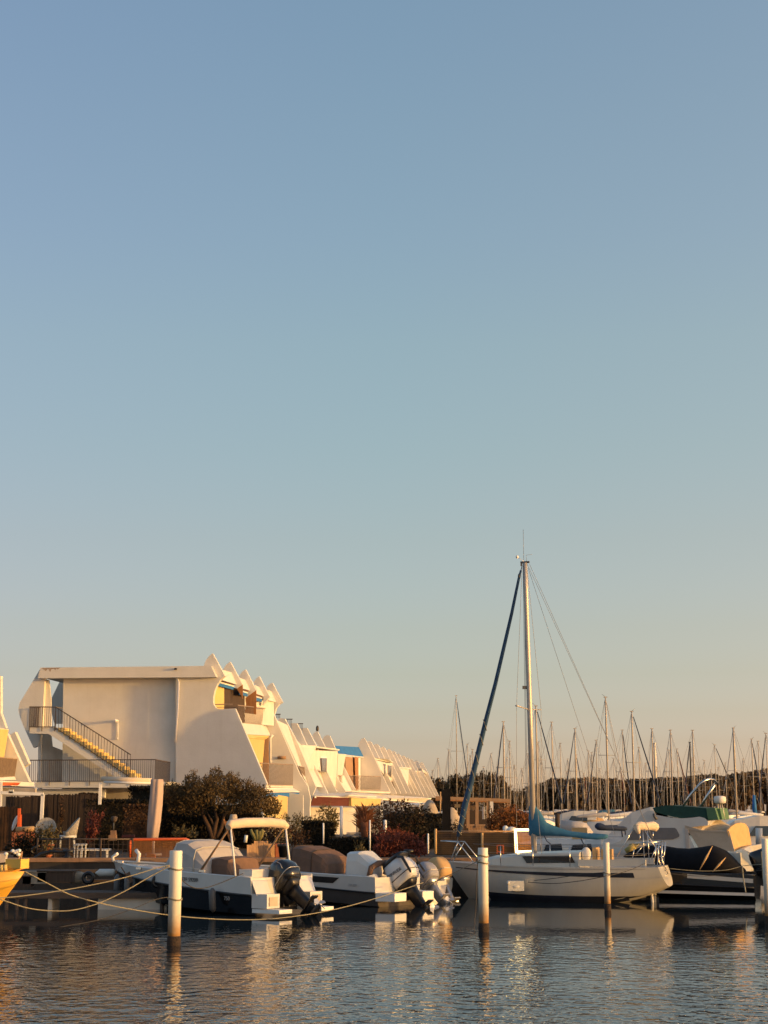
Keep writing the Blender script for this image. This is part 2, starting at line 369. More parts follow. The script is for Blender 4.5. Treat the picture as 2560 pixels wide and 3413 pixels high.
# next unit's landward fin seen through the opening
m = MB(); slab(m, pz(A_, [(470, 290), (520, 290), (520, 620), (430, 620), (402, 520), (398, 440)]), 3.6, .3); obj('rear_fin', m, M['render'], h1)
m = MB(); m.tube([hp(A_(1398, 262), -.10), hp(A_(1412, 292), -.10), hp(A_(1404, 500), -.10), hp(A_(1384, 765), -.10)], .055, 8); obj('drain_pipe', m, M['white_paint'], h1)
m = MB(); a = hp(A_(930, 740), .30); b = hp(A_(930, 600), .30); m.tube([a, b], .03, 8); m.tube([b, b - hu * .34], .06, 10); m.ell(b - hu * .36, (.085, .085, .085), 10, 6); m.ell(a - hu * .02, (.05, .05, .05), 8, 5); obj('wall_lamp', m, M['white_paint'], h1)
m = MB(); st0 = [(330, 180), (480, 178), (470, 183), (455, 194), (445, 184), (436, 200), (428, 186), (416, 190), (408, 186), (396, 214), (384, 192), (376, 187), (362, 206), (350, 198), (340, 190)]
m.add([hp(A_(x, y), -.324) for x, y in st0], [list(range(len(st0)))])
obj('rust_stain', m, mat('rust_stain', (.30, .20, .13), .9, c2=(.50, .40, .30), scale=6), h1, fix=False).data
m = MB(); a = hp(A_(1392, 190), -.3); m.tube([a, a - hu * .1], .045, 8); m.box(a - hu * .12, (.12, .1, .09)); obj('roof_spout', m, M['black'], h1)
# stair: landing, stringer, treads, railings
SS = -1.35
m = MB(); slab(m, pz(A_, [(230, 650), (440, 648), (1085, 1046), (915, 1046), (385, 702), (232, 698)]), SS, .16); obj('stair_stringer', m, M['render'], h1)
m = MB(); slab(m, pz(A_, [(232, 652), (470, 652), (440, 695), (234, 695)]), SS + .165, 1.5); obj('landing', m, M['render'], h1)
n = 14; m = MB()
for i in range(n):
    x0, y0 = 462 + (1065 - 462) * i / n, 652 + (1040 - 652) * i / n
    x1 = 462 + (1065 - 462) * (i + 1.12) / n; y1 = y0 + (1040 - 652) * 1.0 / n
    slab(m, pz(A_, [(x0, y0), (x1 - 8, y0), (x1 - 8, y1 + 6), (x0 - 6, y1 + 6)]), SS + .01 if False else SS - .04, 1.25)
obj('stair_tread', m, M['cream'], h1)
m = MB(); railing(m, hp(A_(236, 488), SS - .05), hp(A_(440, 490), SS - .05), hp(A_(232, 645), SS - .05), hp(A_(432, 645), SS - .05), 12, .009, 6, .22)
railing(m, hp(A_(440, 490), SS - .05), hp(A_(1032, 866), SS - .05), hp(A_(440, 655), SS - .05), hp(A_(1022, 1040), SS - .05), 26, .009, 5, .1)
railing(m, hp(A_(236, 488), SS - .05), hp(A_(312, 497), .0), hp(A_(232, 645), SS - .05), hp(A_(305, 650), .0), 14, .009)
m.bar(hp(A_(440, 488), -.1), hp(A_(500, 500), .2), .03, .03)
obj('stair_railing', m, M['dark_metal'], h1)
TS = -2.5
m = MB(); slab(m, pz(A_, [(278, 1084), (1318, 1080), (1285, 1128), (278, 1126)]), TS, 2.8); obj('terrace_slab', m, M['render'], h1)
m = MB(); railing(m, hp(A_(232, 910), TS - .04), hp(A_(1226, 905), TS - .04), hp(A_(232, 1075), TS - .04), hp(A_(1222, 1075), TS - .04), 62, .008, 10, .2)
railing(m, hp(A_(1226, 905), TS - .04), hp(A_(1343, 927), .0), hp(A_(1222, 1075), TS - .04), hp(A_(1340, 1085), .0), 22, .01)
obj('terrace_railing', m, M['dark_metal'], h1)
m = MB(); slab(m, pz(A_, [(278, 1134), (830, 1140), (825, 1205), (300, 1180), (290, GR), (278, GR)]), TS + .5, .25); obj('terrace_wall', m, M['render'], h1)
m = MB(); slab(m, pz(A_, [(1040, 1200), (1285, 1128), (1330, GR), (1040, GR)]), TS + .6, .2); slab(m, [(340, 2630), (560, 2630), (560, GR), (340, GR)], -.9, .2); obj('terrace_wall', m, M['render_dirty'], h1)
# roof fins P2..P4
SX = [0, 2.25, 4.5, 6.75, 9.0]
for s, L in ((2.25, [(575, 345), (590, 305), (620, 262), (670, 222), (835, 525), (765, 582), (745, 578), (725, 520), (640, 375), (610, 365)]),
             (4.5, [(792, 420), (810, 385), (840, 350), (878, 326), (1018, 605), (880, 705), (915, 640), (860, 480), (830, 470), (800, 445)]),
             (6.75, [(983, 505), (1000, 475), (1030, 440), (1060, 420), (1200, 690), (1150, 760), (1105, 805), (1120, 720), (1100, 660), (1030, 555)])):
    m = MB(); slab(m, pz(B_, L), s, .3); obj('roof_fin', m, M['render'], h1)
# soffit panels between the roof fins, facing the sun
m = MB()
for (s0, s1, L) in ((.33, 2.24, [(560, 330), (690, 365), (760, 530), (570, 470)]), (2.56, 4.49, [(800, 440), (880, 470), (940, 610), (830, 580)]),
                    (4.81, 6.74, [(1010, 540), (1060, 560), (1130, 690), (1030, 655)]), (7.06, 8.99, [(1190, 600), (1230, 630), (1290, 765), (1160, 735)])):
    q = pz(B_, L); warp(m, [(q[0], s0), (q[1], s1), (q[2], s1), (q[3], s0)], -hv * .12)
obj('roof_soffit', m, M['render'], h1)
# awnings on the upper floor: brown box, white band, blue valance
for (s0, s1, x0, y0, x1, y1) in ((.6, 2.24, 548, 468, 726, 522), (2.6, 4.4, 838, 585, 915, 612), (4.9, 6.7, 1028, 658, 1105, 685)):
    aw = None
    for nm, mt, d0, d1 in (('awning_box', 'brown_cloth', 0, 22), ('awning_band', 'white_cloth', 22, 38), ('awning_valance', 'blue_cloth', 38, 78)):
        mm = MB(); warp(mm, [(B_(x0 - d0 * .45, y0 + d0), s0), (B_(x1 - d0 * .1, y1 + d0), s1), (B_(x1 - d1 * .1, y1 + d1), s1), (B_(x0 - d1 * .45, y0 + d1), s0)], -hv * .06)
        if aw is None: aw = obj('awning', mm, M[mt], h1)
        else: obj(nm, mm, M[mt], aw)
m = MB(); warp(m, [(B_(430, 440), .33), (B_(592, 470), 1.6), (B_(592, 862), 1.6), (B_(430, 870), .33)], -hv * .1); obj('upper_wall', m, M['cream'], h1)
m = MB(); warp(m, [(B_(592, 560), 1.62), (B_(655, 590), 2.0), (B_(655, 870), 2.0), (B_(592, 870), 1.62)], -hv * .1)
warp(m, [(B_(655, 560), 2.05), (B_(860, 600), 4.4), (B_(870, 1060), 4.4), (B_(655, 900), 2.05)], -hv * .1); obj('balcony_door', m, M['wood_dark'], h1)
m = MB(); slab(m, pz(B_, [(765, 582), (840, 532), (842, 720), (770, 600)]), 2.3, .05); obj('partition_panel', m, M['wood'], h1); m = MB(); slab(m, pz(B_, [(878, 712), (1022, 606), (1022, 930), (868, 910), (885, 790)]), 4.55, .05); obj('partition_panel', m, M['wood'], h1)
m = MB(); warp(m, [(B_(870, 640), 4.9), (B_(1260, 700), 8.9), (B_(1260, 1080), 8.9), (B_(870, 1060), 4.9)], -hv * .1); obj('upper_wall', m, M['render'], h1)
m = MB(); warp(m, [(B_(1045, 825), 7.0), (B_(1120, 805), 8.0), (B_(1205, 835), 8.6), (B_(1205, 900), 8.6), (B_(1100, 870), 7.2)], -hv * .4); obj('folded_parasol', m, M['brown_cloth'], h1)
m = MB(); a0, a1, b0, b1 = hp(B_(692, 796), .4), hp(B_(1190, 856), 8.8), hp(B_(840, 1042), .4), hp(B_(1150, 1070), 8.8)
railing(m, hp(B_(770, 806), .4), a1, b0, b1, 26, .012); m.bar(hp(B_(462, 797), .32), hp(B_(700, 793), .38), .05, .05)
obj('balcony_railing', m, M['railing'], h1)
m = MB(); warp(m, [(B_(838, 1046), .34), (B_(1152, 1076), 8.95), (B_(1215, 1215), 8.95), (B_(888, 1196), .34)], -hv * .25 - UP * .1); obj('sloping_parapet', m, M['render'], h1)
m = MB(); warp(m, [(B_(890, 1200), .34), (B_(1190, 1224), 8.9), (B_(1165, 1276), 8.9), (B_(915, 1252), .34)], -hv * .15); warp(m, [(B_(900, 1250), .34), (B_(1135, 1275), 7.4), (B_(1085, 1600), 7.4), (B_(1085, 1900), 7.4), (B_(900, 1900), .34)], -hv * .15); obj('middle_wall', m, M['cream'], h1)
m = MB(); slab(m, pz(B_, [(1120, 1280), (1188, 1240), (1192, 1890), (1075, 1890)]), 7.6, .08); obj('balcony_door', m, M['wood_pale'], h1)
m = MB(); m.tube([hp(B_(1245, 1205), 8.85), hp(B_(1210, 1245), 8.85), hp(B_(1208, 1590), 8.85)], .07, 8); obj('drain_pipe', m, M['white_paint'], h1)
m = MB(); railing(m, hp(B_(1078, 1582), .4), hp(B_(1514, 1604), 8.6), hp(B_(1178, 1870), .4), hp(B_(1508, 1880), 8.6), 26, .012); obj('balcony_railing', m, M['railing'], h1)
m = MB(); warp(m, [(B_(1160, 1882), .34), (B_(1512, 1886), 8.9), (B_(1516, 1912), 8.9), (B_(1160, 1908), .34)], -hv * 1.2); obj('balcony_slab', m, M['render'], h1)
m = MB(); warp(m, [(B_(1165, 1915), .34), (B_(1514, 1915), 8.95), (B_(1600, 1962), 8.95), (B_(1140, 1968), .34)], -UP * .04); aw = obj('awning', m, M['white_cloth'], h1)
m = MB(); warp(m, [(B_(1150, 1985), .3), (B_(1597, 1978), 8.9), (B_(1597, 2036), 8.9), (B_(1150, 2030), .3)], -hv * .04); obj('awning_valance', m, M['blue_cloth'], aw)
# ground floor
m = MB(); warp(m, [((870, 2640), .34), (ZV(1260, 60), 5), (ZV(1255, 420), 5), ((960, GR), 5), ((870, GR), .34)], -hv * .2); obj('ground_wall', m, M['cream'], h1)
m = MB(); slab(m, [(950, 2640), (1010, 2650), (1010, GR), (950, GR)], 6.2, .2); obj('ground_wall', m, M['render'], h1)

# --- second house: the tall end fin with curled top
f2u = pz(B_, [(1160, 575), (1175, 550), (1205, 520), (1238, 507), (1375, 768), (1330, 792), (1292, 840), (1268, 918), (1215, 918), (1228, 800), (1240, 720), (1200, 640)])
f2l = pz(B_, [(1110, 916), (1252, 918), (1600, 1720)]) + pz(C_, [(320, 690), (345, 800), (338, 868)]) + [(1033, GR), (885, GR), (885, 2420)]
h2 = thing('terrace_house', 'second white house, its curled roof fin standing above the brown balcony', 'house', hp((930, GR), 9), 'stepped white terrace houses')
m = MB(); slab(m, f2u, 9.0, .3); obj('roof_fin', m, M['render'], h2)
m = MB(); slab(m, f2l, 9.0, .3); obj('fin_wall', m, M['render'], h2)
m = MB(); a = hp(B_(1310, 1508), 8.9); b = hp(B_(1420, 1508), 8.9); m.tube([a, b], .08, 8); obj('wall_light', m, M['wood_pale'], h2)
m = MB(); railing(m, hp(C_(250, 522), 9.4), hp(C_(292, 530), 11.9), hp(C_(262, 598), 9.4), hp(C_(300, 640), 11.9), 8, .012); obj('balcony_railing', m, M['railing'], h2)
m = MB(); warp(m, [(C_(60, 130), 9.35), (C_(150, 170), 11.95), (C_(330, 700), 11.95), (C_(240, 520), 9.35)], -hv * .15); obj('facade', m, M['render_far'], h2)

# --- houses of the first step: fins 3..7
FS = {3: 12, 4: 16, 5: 20, 6: 24, 7: 28}
fins = {3: [(70, 116), (90, 112), (125, 115), (240, 335), (390, 698), (347, 800), (335, 860), (190, 860), (120, 500)],
        4: [(175, 160), (195, 153), (230, 155), (310, 332), (385, 530), (490, 748), (488, 757), (430, 757), (330, 600), (250, 420)],
        5: [(265, 200), (285, 194), (315, 195), (392, 345), (480, 560), (567, 735), (550, 757), (500, 757), (420, 600), (330, 380)],
        6: [(360, 265), (368, 245), (385, 228), (403, 222), (470, 360), (560, 600), (640, 730), (632, 745), (580, 745), (430, 380)],
        7: [(445, 300), (455, 275), (470, 260), (495, 256), (508, 262), (556, 372), (625, 520), (725, 716), (720, 722), (640, 735), (540, 500)]}
lab = {3: 'slender white house fin with rusty roof rail behind the curled fin', 4: 'white house unit whose upper storey box juts out with a yellow lit wall',
       5: 'white house unit with a tall white framed window in the jutting box', 6: 'white house unit with pointed roof fin carrying a short aerial',
       7: 'white house unit with rounded roof fin beside the bright blue canopy'}
HF = {}
for k, L in fins.items():
    s = FS[k]; q = pz(C_, L)
    h = thing('terrace_house', lab[k], 'house', hp((q[4][0], GR), s), 'stepped white terrace houses'); HF[k] = h
    m = MB(); slab(m, q, s, .32); obj('fin_wall', m, M['render'], h)
    if k in (3, 4, 5):
        a = [(48, 78, 90, 78, 112), (138, 120, 192, 120, 205), (235, 158, 282, 158, 215)][k - 3]
        m = MB(); sA = s - .5
        m.bar(hp(C_(a[0], a[1]), sA), hp(C_(a[2], a[3]), sA), .04, .05)
        for t in (.2, .45, .65, .85):
            xx = a[0] + (a[2] - a[0]) * t; m.bar(hp(C_(xx, a[1]), sA), hp(C_(xx, a[4]), sA), .022, .022, up=hu)
        obj('roof_railing', m, M['dark_metal'], h)
m = MB(); a = hp(C_(403, 225), 24.1); b = hp(C_(403, 182), 24.1); m.bar(a, b, .05, .05, up=hu); m.ell(hp(C_(403, 200), 24.1), (.1, .1, .2), 8, 5); obj('aerial', m, M['dark_metal'], HF[6])
def facade(h, L, mt, t=.2, nm='facade'):
    m = MB(); warp(m, [(C_(x, y), s) for x, y, s in L], -hv * t); return obj(nm, m, M[mt], h)
facade(HF[3], [(100, 150, 12.35), (260, 335, 15.95), (450, 700, 15.95), (300, 690, 12.35)], 'render_far')
facade(HF[4], [(232, 350, 12.35), (388, 352, 16.6), (384, 545, 16.6), (300, 545, 12.35)], 'render_far', .8, 'jutting_wall')
facade(HF[4], [(230, 337, 12.35), (392, 346, 16.7), (390, 358, 16.7), (233, 350, 12.35)], 'render_far', 1.2, 'roof_edge')
m = MB(); railing(m, hp(C_(326, 546), 16.35), hp(C_(382, 548), 19.9), hp(C_(345, 640), 16.35), hp(C_(420, 650), 19.9), 9, .014); obj('balcony_railing', m, M['railing'], HF[4])
facade(HF[4], [(300, 540, 16.35), (420, 545, 19.95), (470, 700, 19.95), (370, 690, 16.35)], 'render_far')
facade(HF[5], [(385, 385, 17), (576, 392, 24.2), (560, 745, 24.2), (478, 560, 20.4), (384, 545, 17)], 'render_far', .8, 'jutting_wall')
facade(HF[5], [(392, 350, 17), (592, 376, 24.4), (590, 388, 24.4), (388, 362, 17)], 'render_far', 1.2, 'roof_edge')
wf = facade(HF[5], [(398, 435, 18.2), (466, 438, 20.2), (462, 575, 20.2), (408, 560, 18.2)], 'white_paint', .1, 'window')
wf.location += hv * .12
m = MB(); warp(m, [(C_(411, 450), 18.4), (C_(457, 452), 20.0), (C_(454, 572), 20.0), (C_(420, 562), 18.4)], -hv * .05); g_ = obj('window_pane', m, M['glass_grey'], wf); g_.location += hv * .08
m = MB(); railing(m, hp(C_(422, 572), 20.35), hp(C_(470, 575), 22), hp(C_(450, 650), 20.35), hp(C_(478, 660), 22), 6, .014); obj('balcony_railing', m, M['dark_metal'], HF[5])
facade(HF[6], [(578, 425, 24.4), (644, 428, 27.9), (625, 510, 27.9), (615, 600, 27.9), (572, 600, 24.4)], 'render_far', .6, 'jutting_wall')
facade(HF[6], [(578, 415, 24.4), (644, 418, 27.95), (642, 428, 27.95), (578, 426, 24.4)], 'render_far', .9, 'roof_edge')
facade(HF[6], [(560, 590, 24.4), (630, 600, 27.9), (700, 735, 27.9), (610, 740, 24.4)], 'render_far')
m = MB(); railing(m, hp(C_(585, 600), 24.5), hp(C_(620, 602), 27.8), hp(C_(590, 640), 24.5), hp(C_(640, 680), 27.8), 6, .014); obj('balcony_railing', m, M['railing'], HF[6])
bl = facade(HF[7], [(550, 346, 28.35), (757, 358, 33.9), (797, 440, 33.9), (585, 412, 28.35)], 'blue_cloth', .12, 'awning')
facade(bl, [(585, 414, 28.35), (797, 441, 33.9), (795, 448, 33.9), (588, 420, 28.35)], 'white_paint', .1, 'awning_bar')
facade(HF[7], [(640, 440, 28.6), (735, 445, 32), (738, 720, 32), (650, 720, 28.6)], 'wood_pale', .1, 'balcony_door')
facade(HF[7], [(705, 440, 30.8), (738, 445, 32.3), (738, 720, 32.3), (715, 720, 30.8)], 'wood', .02, 'curtain').location += hv * .12
facade(HF[7], [(735, 448, 32), (770, 450, 33.9), (770, 730, 33.9), (735, 720, 32)], 'white_paint', .1, 'window')
m = MB(); railing(m, hp(C_(678, 600), 28.6), hp(C_(940, 608), 33.6), hp(C_(718, 716), 28.6), hp(C_(936, 720), 33.6), 26, .014); obj('balcony_railing', m, M['railing'], HF[7])
facade(HF[7], [(700, 724, 28.6), (1020, 738, 33.9), (1018, 752, 33.9), (780, 745, 30), (700, 738, 28.6)], 'render', .8, 'balcony_slab')

# --- far step: fins 8..19
pk = [(797, 281), (850, 307), (907, 329), (962, 353), (1014, 373), (1052, 390), (1092, 411), (1135, 428), (1170, 445), (1203, 459), (1246, 470), (1292, 485)]
kn = [(1024, 742), (1076, 752), (1112, 752), (1160, 748), (1202, 752), (1236, 756), (1272, 764), (1306, 772), (1345, 778), (1388, 780), (1412, 781), (1441, 782)]
lab8 = ['white house with tall rounded roof fin closing the blue canopy on its far side', 'white house unit with glazed upper box right behind the tall rounded fin']
HK = []
for i, (a, b) in enumerate(zip(pk, kn)):
    s = 34 + 5 * i; sc = 1 - .035 * i
    L = [(a[0] - 50 * sc, a[1] + 75 * sc), (a[0] - 42 * sc, a[1] + 42 * sc), (a[0] - 25 * sc, a[1] + 13 * sc), (a[0] - 8 * sc, a[1] + 1), (a[0] + 4 * sc, a[1] + 1), (a[0] + 16 * sc, a[1] + 14 * sc), b, (b[0] - 6, b[1] + 6), (a[0] - 46 * sc, b[1] + 6)]
    q = pz(C_, L)
    lb = lab8[i] if i < 2 else ('farthest white house at the end of the long stepped row' if i == 11 else 'white house unit in the tight far row of slanting fins')
    h = thing('terrace_house', lb, 'house', hp((q[6][0], GR), s), 'stepped white terrace houses' if (i < 2 or i == 11) else 'far slanting house fins'); HK.append(h)
    m = MB(); slab(m, q, s, .34); obj('fin_wall', m, M['render_far'], h)
    if i < 11:
        a2, b2 = pk[i + 1], kn[i + 1]
        f0 = lambda A, B, t: (A[0] + 16 + (B[0] - A[0] - 16) * t - 6, A[1] + 14 + (B[1] - A[1] - 14) * t)
        m = MB(); warp(m, [(C_(*f0(a, b, .18)), s + .36), (C_(*f0(a2, b2, .18)), s + 4.95), (C_(*f0(a2, b2, 1)), s + 4.95), (C_(*f0(a, b, 1)), s + .36)], -hv * .2)
        fo = obj('facade', m, M['render_far'], h); fo.location += -hv * (2.2 + .05 * i)
def far_box(h, L, s0, s1):
    facade(h, [(L[0], L[1], s0), (L[2], L[3], s1), (L[4], L[5], s1), (L[6], L[7], s0)], 'render_far', .6, 'jutting_wall')
facade(HK[0], [(885, 450, 34.4), (1000, 460, 39), (1047, 480, 44.3), (1047, 492, 44.3), (890, 462, 34.4)], 'render', 1.5, 'roof_edge')
far_box(HK[0], (900, 468, 985, 490, 985, 610, 945, 560), 34.4, 40)
far_box(HK[1], (985, 490, 1042, 495, 1035, 650, 985, 610), 40, 44.2)
m = MB(); warp(m, [(C_(962, 500), 37.5), (C_(978, 503), 38.6), (C_(975, 600), 38.6), (C_(962, 585), 37.5)], -hv * .05); o_ = obj('window', m, M['glass_grey'], HK[0]); o_.location += hv * .06
m = MB(); warp(m, [(C_(998, 512), 41), (C_(1030, 516), 43.5), (C_(1026, 620), 43.5), (C_(998, 590), 41)], -hv * .05); o_ = obj('window', m, M['glass_grey'], HK[1]); o_.location += hv * .06
m = MB(); railing(m, hp(C_(985, 645), 40), hp(C_(1042, 650), 44), hp(C_(1010, 700), 40), hp(C_(1060, 705), 44), 8, .02); obj('balcony_railing', m, M['railing'], HK[1])
facade(HK[4], [(1100, 528, 54.5), (1200, 534, 68), (1200, 546, 68), (1104, 540, 54.5)], 'render', 1.2, 'roof_edge')
far_box(HK[4], (1106, 542, 1182, 548, 1180, 690, 1170, 680), 54.5, 67)
facade(HK[8], [(1205, 552, 74), (1280, 562, 83), (1280, 572, 83), (1210, 566, 74)], 'render', 1.2, 'roof_edge')
far_box(HK[8], (1215, 568, 1258, 574, 1256, 620, 1225, 590), 74, 81)
facade(HK[10], [(1290, 540, 84), (1335, 574, 89), (1332, 590, 89), (1290, 560, 84)], 'render_far', .8, 'jutting_wall')
# --- ground floor extensions, awnings and wall in front of the first step
ex = thing('veranda', 'low veranda with maroon awning and yellow wall below the slanting house fins', 'veranda', hp(C_(520, 1000), 11))
def exq(nm, L, mt, d, par=None):
    m = MB(); m.prism([hp(C_(x, y), s) for x, y, s in L], d); return obj(nm, m, M[mt], par or ex)
exq('roof', [(372, 752, 14), (700, 742, 24), (1372, 790, 60), (1320, 826, 58), (950, 795, 30), (672, 770, 14), (380, 775, 11)], 'render_far', -UP * .1)
exq('awning', [(375, 778, 11), (676, 790, 13), (670, 860, 13), (345, 857, 11)], 'maroon', -hv * .05)
exq('lit_wall', [(676, 785, 13), (692, 785, 13), (692, 862, 13), (676, 862, 13)], 'cream', -hv * .1)
exq('awning', [(692, 790, 13.3), (945, 796, 24), (938, 856, 24), (692, 862, 13.3)], 'cream', -hv * .1)
exq('roof_edge', [(670, 762, 13), (910, 775, 22), (910, 786, 22), (670, 776, 13)], 'render', -hv * .2)
exq('wall', [(338, 870, 12), (725, 872, 14), (725, 1100, 14), (200, 1100, 12), (232, 950, 12)], 'render_far', hu * .2)
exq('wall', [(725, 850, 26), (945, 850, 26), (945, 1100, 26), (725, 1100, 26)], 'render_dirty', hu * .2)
exq('awning_roller', [(1040, 846, 20), (1284, 850, 20), (1284, 866, 20), (1040, 868, 20)], 'white_paint', hu * .25)
exq('canopy', [(1040, 846, 20), (1110, 835, 28), (1330, 830, 30), (1284, 850, 20)], 'white_cloth', -UP * .05)
for x, y0, y1, s in ((1276, 830, 985, 20), (610, 868, 1145, 8), (952, 800, 960, 22), (948, 850, 960, 15)):
    m = MB(); m.bar(hp(C_(x, y0), s), hp(C_(x, y1), s), .1, .1, up=hu); obj('post', m, M['white_paint'], ex)

# --- neighbouring house at the left edge of the frame
W0 = 66.0
def wp(pt, s): return on(pt[0], pt[1], P(60, 2500, W0) + hu * s, hu)
hl = thing('terrace_house', 'white house corner with lit yellow wall at the left edge', 'house', wp((40, GR), 1), 'stepped white terrace houses')
def wslab(nm, L, s, t, mt, par=None):
    m = MB(); m.prism([wp(ZW(*q), s) for q in L], hu * t); return obj(nm, m, M[mt], par or hl)
def wwarp(nm, L, mt, d):
    m = MB(); m.prism([wp(ZW(x, y), s) for x, y, s in L], d); return obj(nm, m, M[mt], hl)
wslab('roof_fin', [(-120, 230), (8, 235), (8, 780), (85, 1000), (60, 1005), (-120, 1000)], 3, .3, 'render')
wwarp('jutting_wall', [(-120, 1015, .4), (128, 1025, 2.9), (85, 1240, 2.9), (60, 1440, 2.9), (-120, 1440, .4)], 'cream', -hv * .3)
wwarp('roof_edge', [(-120, 990, .4), (130, 1018, 3.0), (126, 1034, 3.0), (-120, 1015, .4)], 'render', -hv * .6)
wslab('fin_wall', [(60, 1060), (108, 1090), (432, 1795), (425, 1805), (300, 1805), (60, 1805)], 3, .3, 'render')
wslab('fin_wall', [(130, 1110), (218, 1060), (424, 1530), (345, 1582)], 5.5, .35, 'render')
wwarp('facade', [(-120, 1440, .4), (75, 1445, 2.9), (240, 1770, 2.9), (-120, 1770, .4)], 'render', -hv * .2)
m = MB(); railing(m, wp(ZW(-120, 1425), .5), wp(ZW(252, 1462), 2.9), wp(ZW(-120, 1760), .5), wp(ZW(205, 1766), 2.9), 34, .012); obj('balcony_railing', m, M['railing'], hl)
wwarp('balcony_slab', [(-120, 1770, .4), (500, 1806, 2.4), (505, 1866, 2.4), (-120, 1850, .4)], 'render', -hv * .8)
wwarp('awning', [(40, 1802, -.3), (305, 1806, 1.2), (262, 1852, 1.2), (40, 1850, -.3)], 'red_cloth', -hv * .05)
wslab('awning_bar', [(-120, 1845), (500, 1880), (500, 1892), (-120, 1862)], -.6, .1, 'wood_dark')
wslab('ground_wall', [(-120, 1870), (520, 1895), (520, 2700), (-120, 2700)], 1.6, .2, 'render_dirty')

# added shadow caster, out of view to the right, cut to the end wall's shadow outline
def shade_wall(L, t0):
    m = MB(); pts = []
    for pt in L:
        p0 = hp(pt, 0) + sdir * t0
        if pt[1] > 2780: p0.z = .9
        pts.append(p0)
    m.prism(pts, sdir * 3.0); return m

# ---------------------------------------------------------------- boats
class Frame:
    """boat frame: x from the stern to the bow, y to port, z up"""
    def __init__(s, stern, f):
        s.o = Vector((stern[0], stern[1], 0)); s.f = Vector((f[0], f[1], 0)).normalized(); s.p = Vector((-s.f.y, s.f.x, 0))
    def __call__(s, x, y, z): return s.o + s.f * x + s.p * y + UP * z
    def ax(s): return (s.f, s.p, UP)
def text(body, name, size, o, xd, yd, m, parent, depth=.004):
    cu = bpy.data.curves.new(name, 'FONT'); cu.body = body; cu.size = size; cu.extrude = depth
    ob = bpy.data.objects.new(name, cu); col.objects.link(ob)
    bpy.context.view_layer.update()
    me = bpy.data.meshes.new_from_object(ob.evaluated_get(bpy.context.evaluated_depsgraph_get()))
    bpy.data.objects.remove(ob)
    xd = xd.normalized(); n = xd.cross(yd).normalized(); yd = n.cross(xd)
    mb = MB(); mb.add([o + xd * v.co.x + yd * v.co.y + n * v.co.z for v in me.vertices], [list(q.vertices) for q in me.polygons])
    return obj(name, mb, m, parent)
def power_hull(T, F, L, B, zs, zk, topm, lowm, deckm=None, zc=(.02, .35), n=16, flare=.9, band=None):
    def hb(t): return B * (1 - max(0, (t - .35) / .65) ** 2.4) if t < 1 else 0
    li = lambda p, t: p[0] + (p[1] - p[0]) * t ** 1.3
    S, K, C, E = [], [], [], []
    for i in range(n + 1):
        t = i / n; b = max(hb(t), .015)
        S.append((L * t, b, li(zs, t))); K.append((L * t * .985, b * .985, li(zk, t))); C.append((L * t * .95, b * .84, li(zc, t))); E.append((L * t * .88, 0.0, -.35 + .5 * t ** 3))
    def strip(mb, A, Bq):
        for sg in (1, -1):
            r = [[F(a[0], a[1] * sg, a[2]), F(b[0], b[1] * sg, b[2])] for a, b in zip(A, Bq)]
            mb.loft(r, True, False, False)
    m = MB(); strip(m, S, K)
    m.add([F(0, B, zs[0]), F(0, B * .985, zk[0]), F(0, -B * .985, zk[0]), F(0, -B, zs[0])], [[0, 1, 2, 3]])
    top = obj('topside', m, topm, T)
    m = MB(); strip(m, K, C); strip(m, C, E)
    m.add([F(0, B * .985, zk[0]), F(0, B * .84, zc[0]), F(0, 0, -.35), F(0, -B * .84, zc[0]), F(0, -B * .985, zk[0])], [[0, 1, 2, 3, 4]])
    obj('hull', m, lowm, T)
    m = MB(); d = [F(a[0], a[1] - .01, a[2] - .03) for a in S] + [F(a[0], -a[1] + .01, a[2] - .03) for a in S[::-1]]
    m.add(d, [list(range(len(d)))]); obj('deck', m, deckm or topm, T)
    m = MB()
    for sg in (1, -1): m.tube([F(a[0], (a[1] + .015) * sg, a[2]) for a in K], .028, 6)
    obj('rub_rail', m, M['black'], T)
    m = MB()
    for sg in (1, -1): m.tube([F(a[0], (a[1] - .03) * sg, a[2] + .01) for a in S], .035, 6)
    obj('gunwale', m, topm, T)
    return dict(S=S, K=K, C=C, li=li, hb=hb)
def rrect(F3, cx, cy, hx, hy, z, k=.6, n=5):
    """rounded rectangle ring; F3 maps (x, y, z) to the world"""
    out = []
    rx, ry = hx * k, hy * k
    for qx, qy, a0 in ((1, 1, 0), (-1, 1, 90), (-1, -1, 180), (1, -1, 270)):
        for i in range(n):
            a = R(a0 + 90 * i / (n - 1)); out.append(F3(cx + qx * (hx - rx) + rx * math.cos(a), cy + qy * (hy - ry) + ry * math.sin(a), z))
    return out
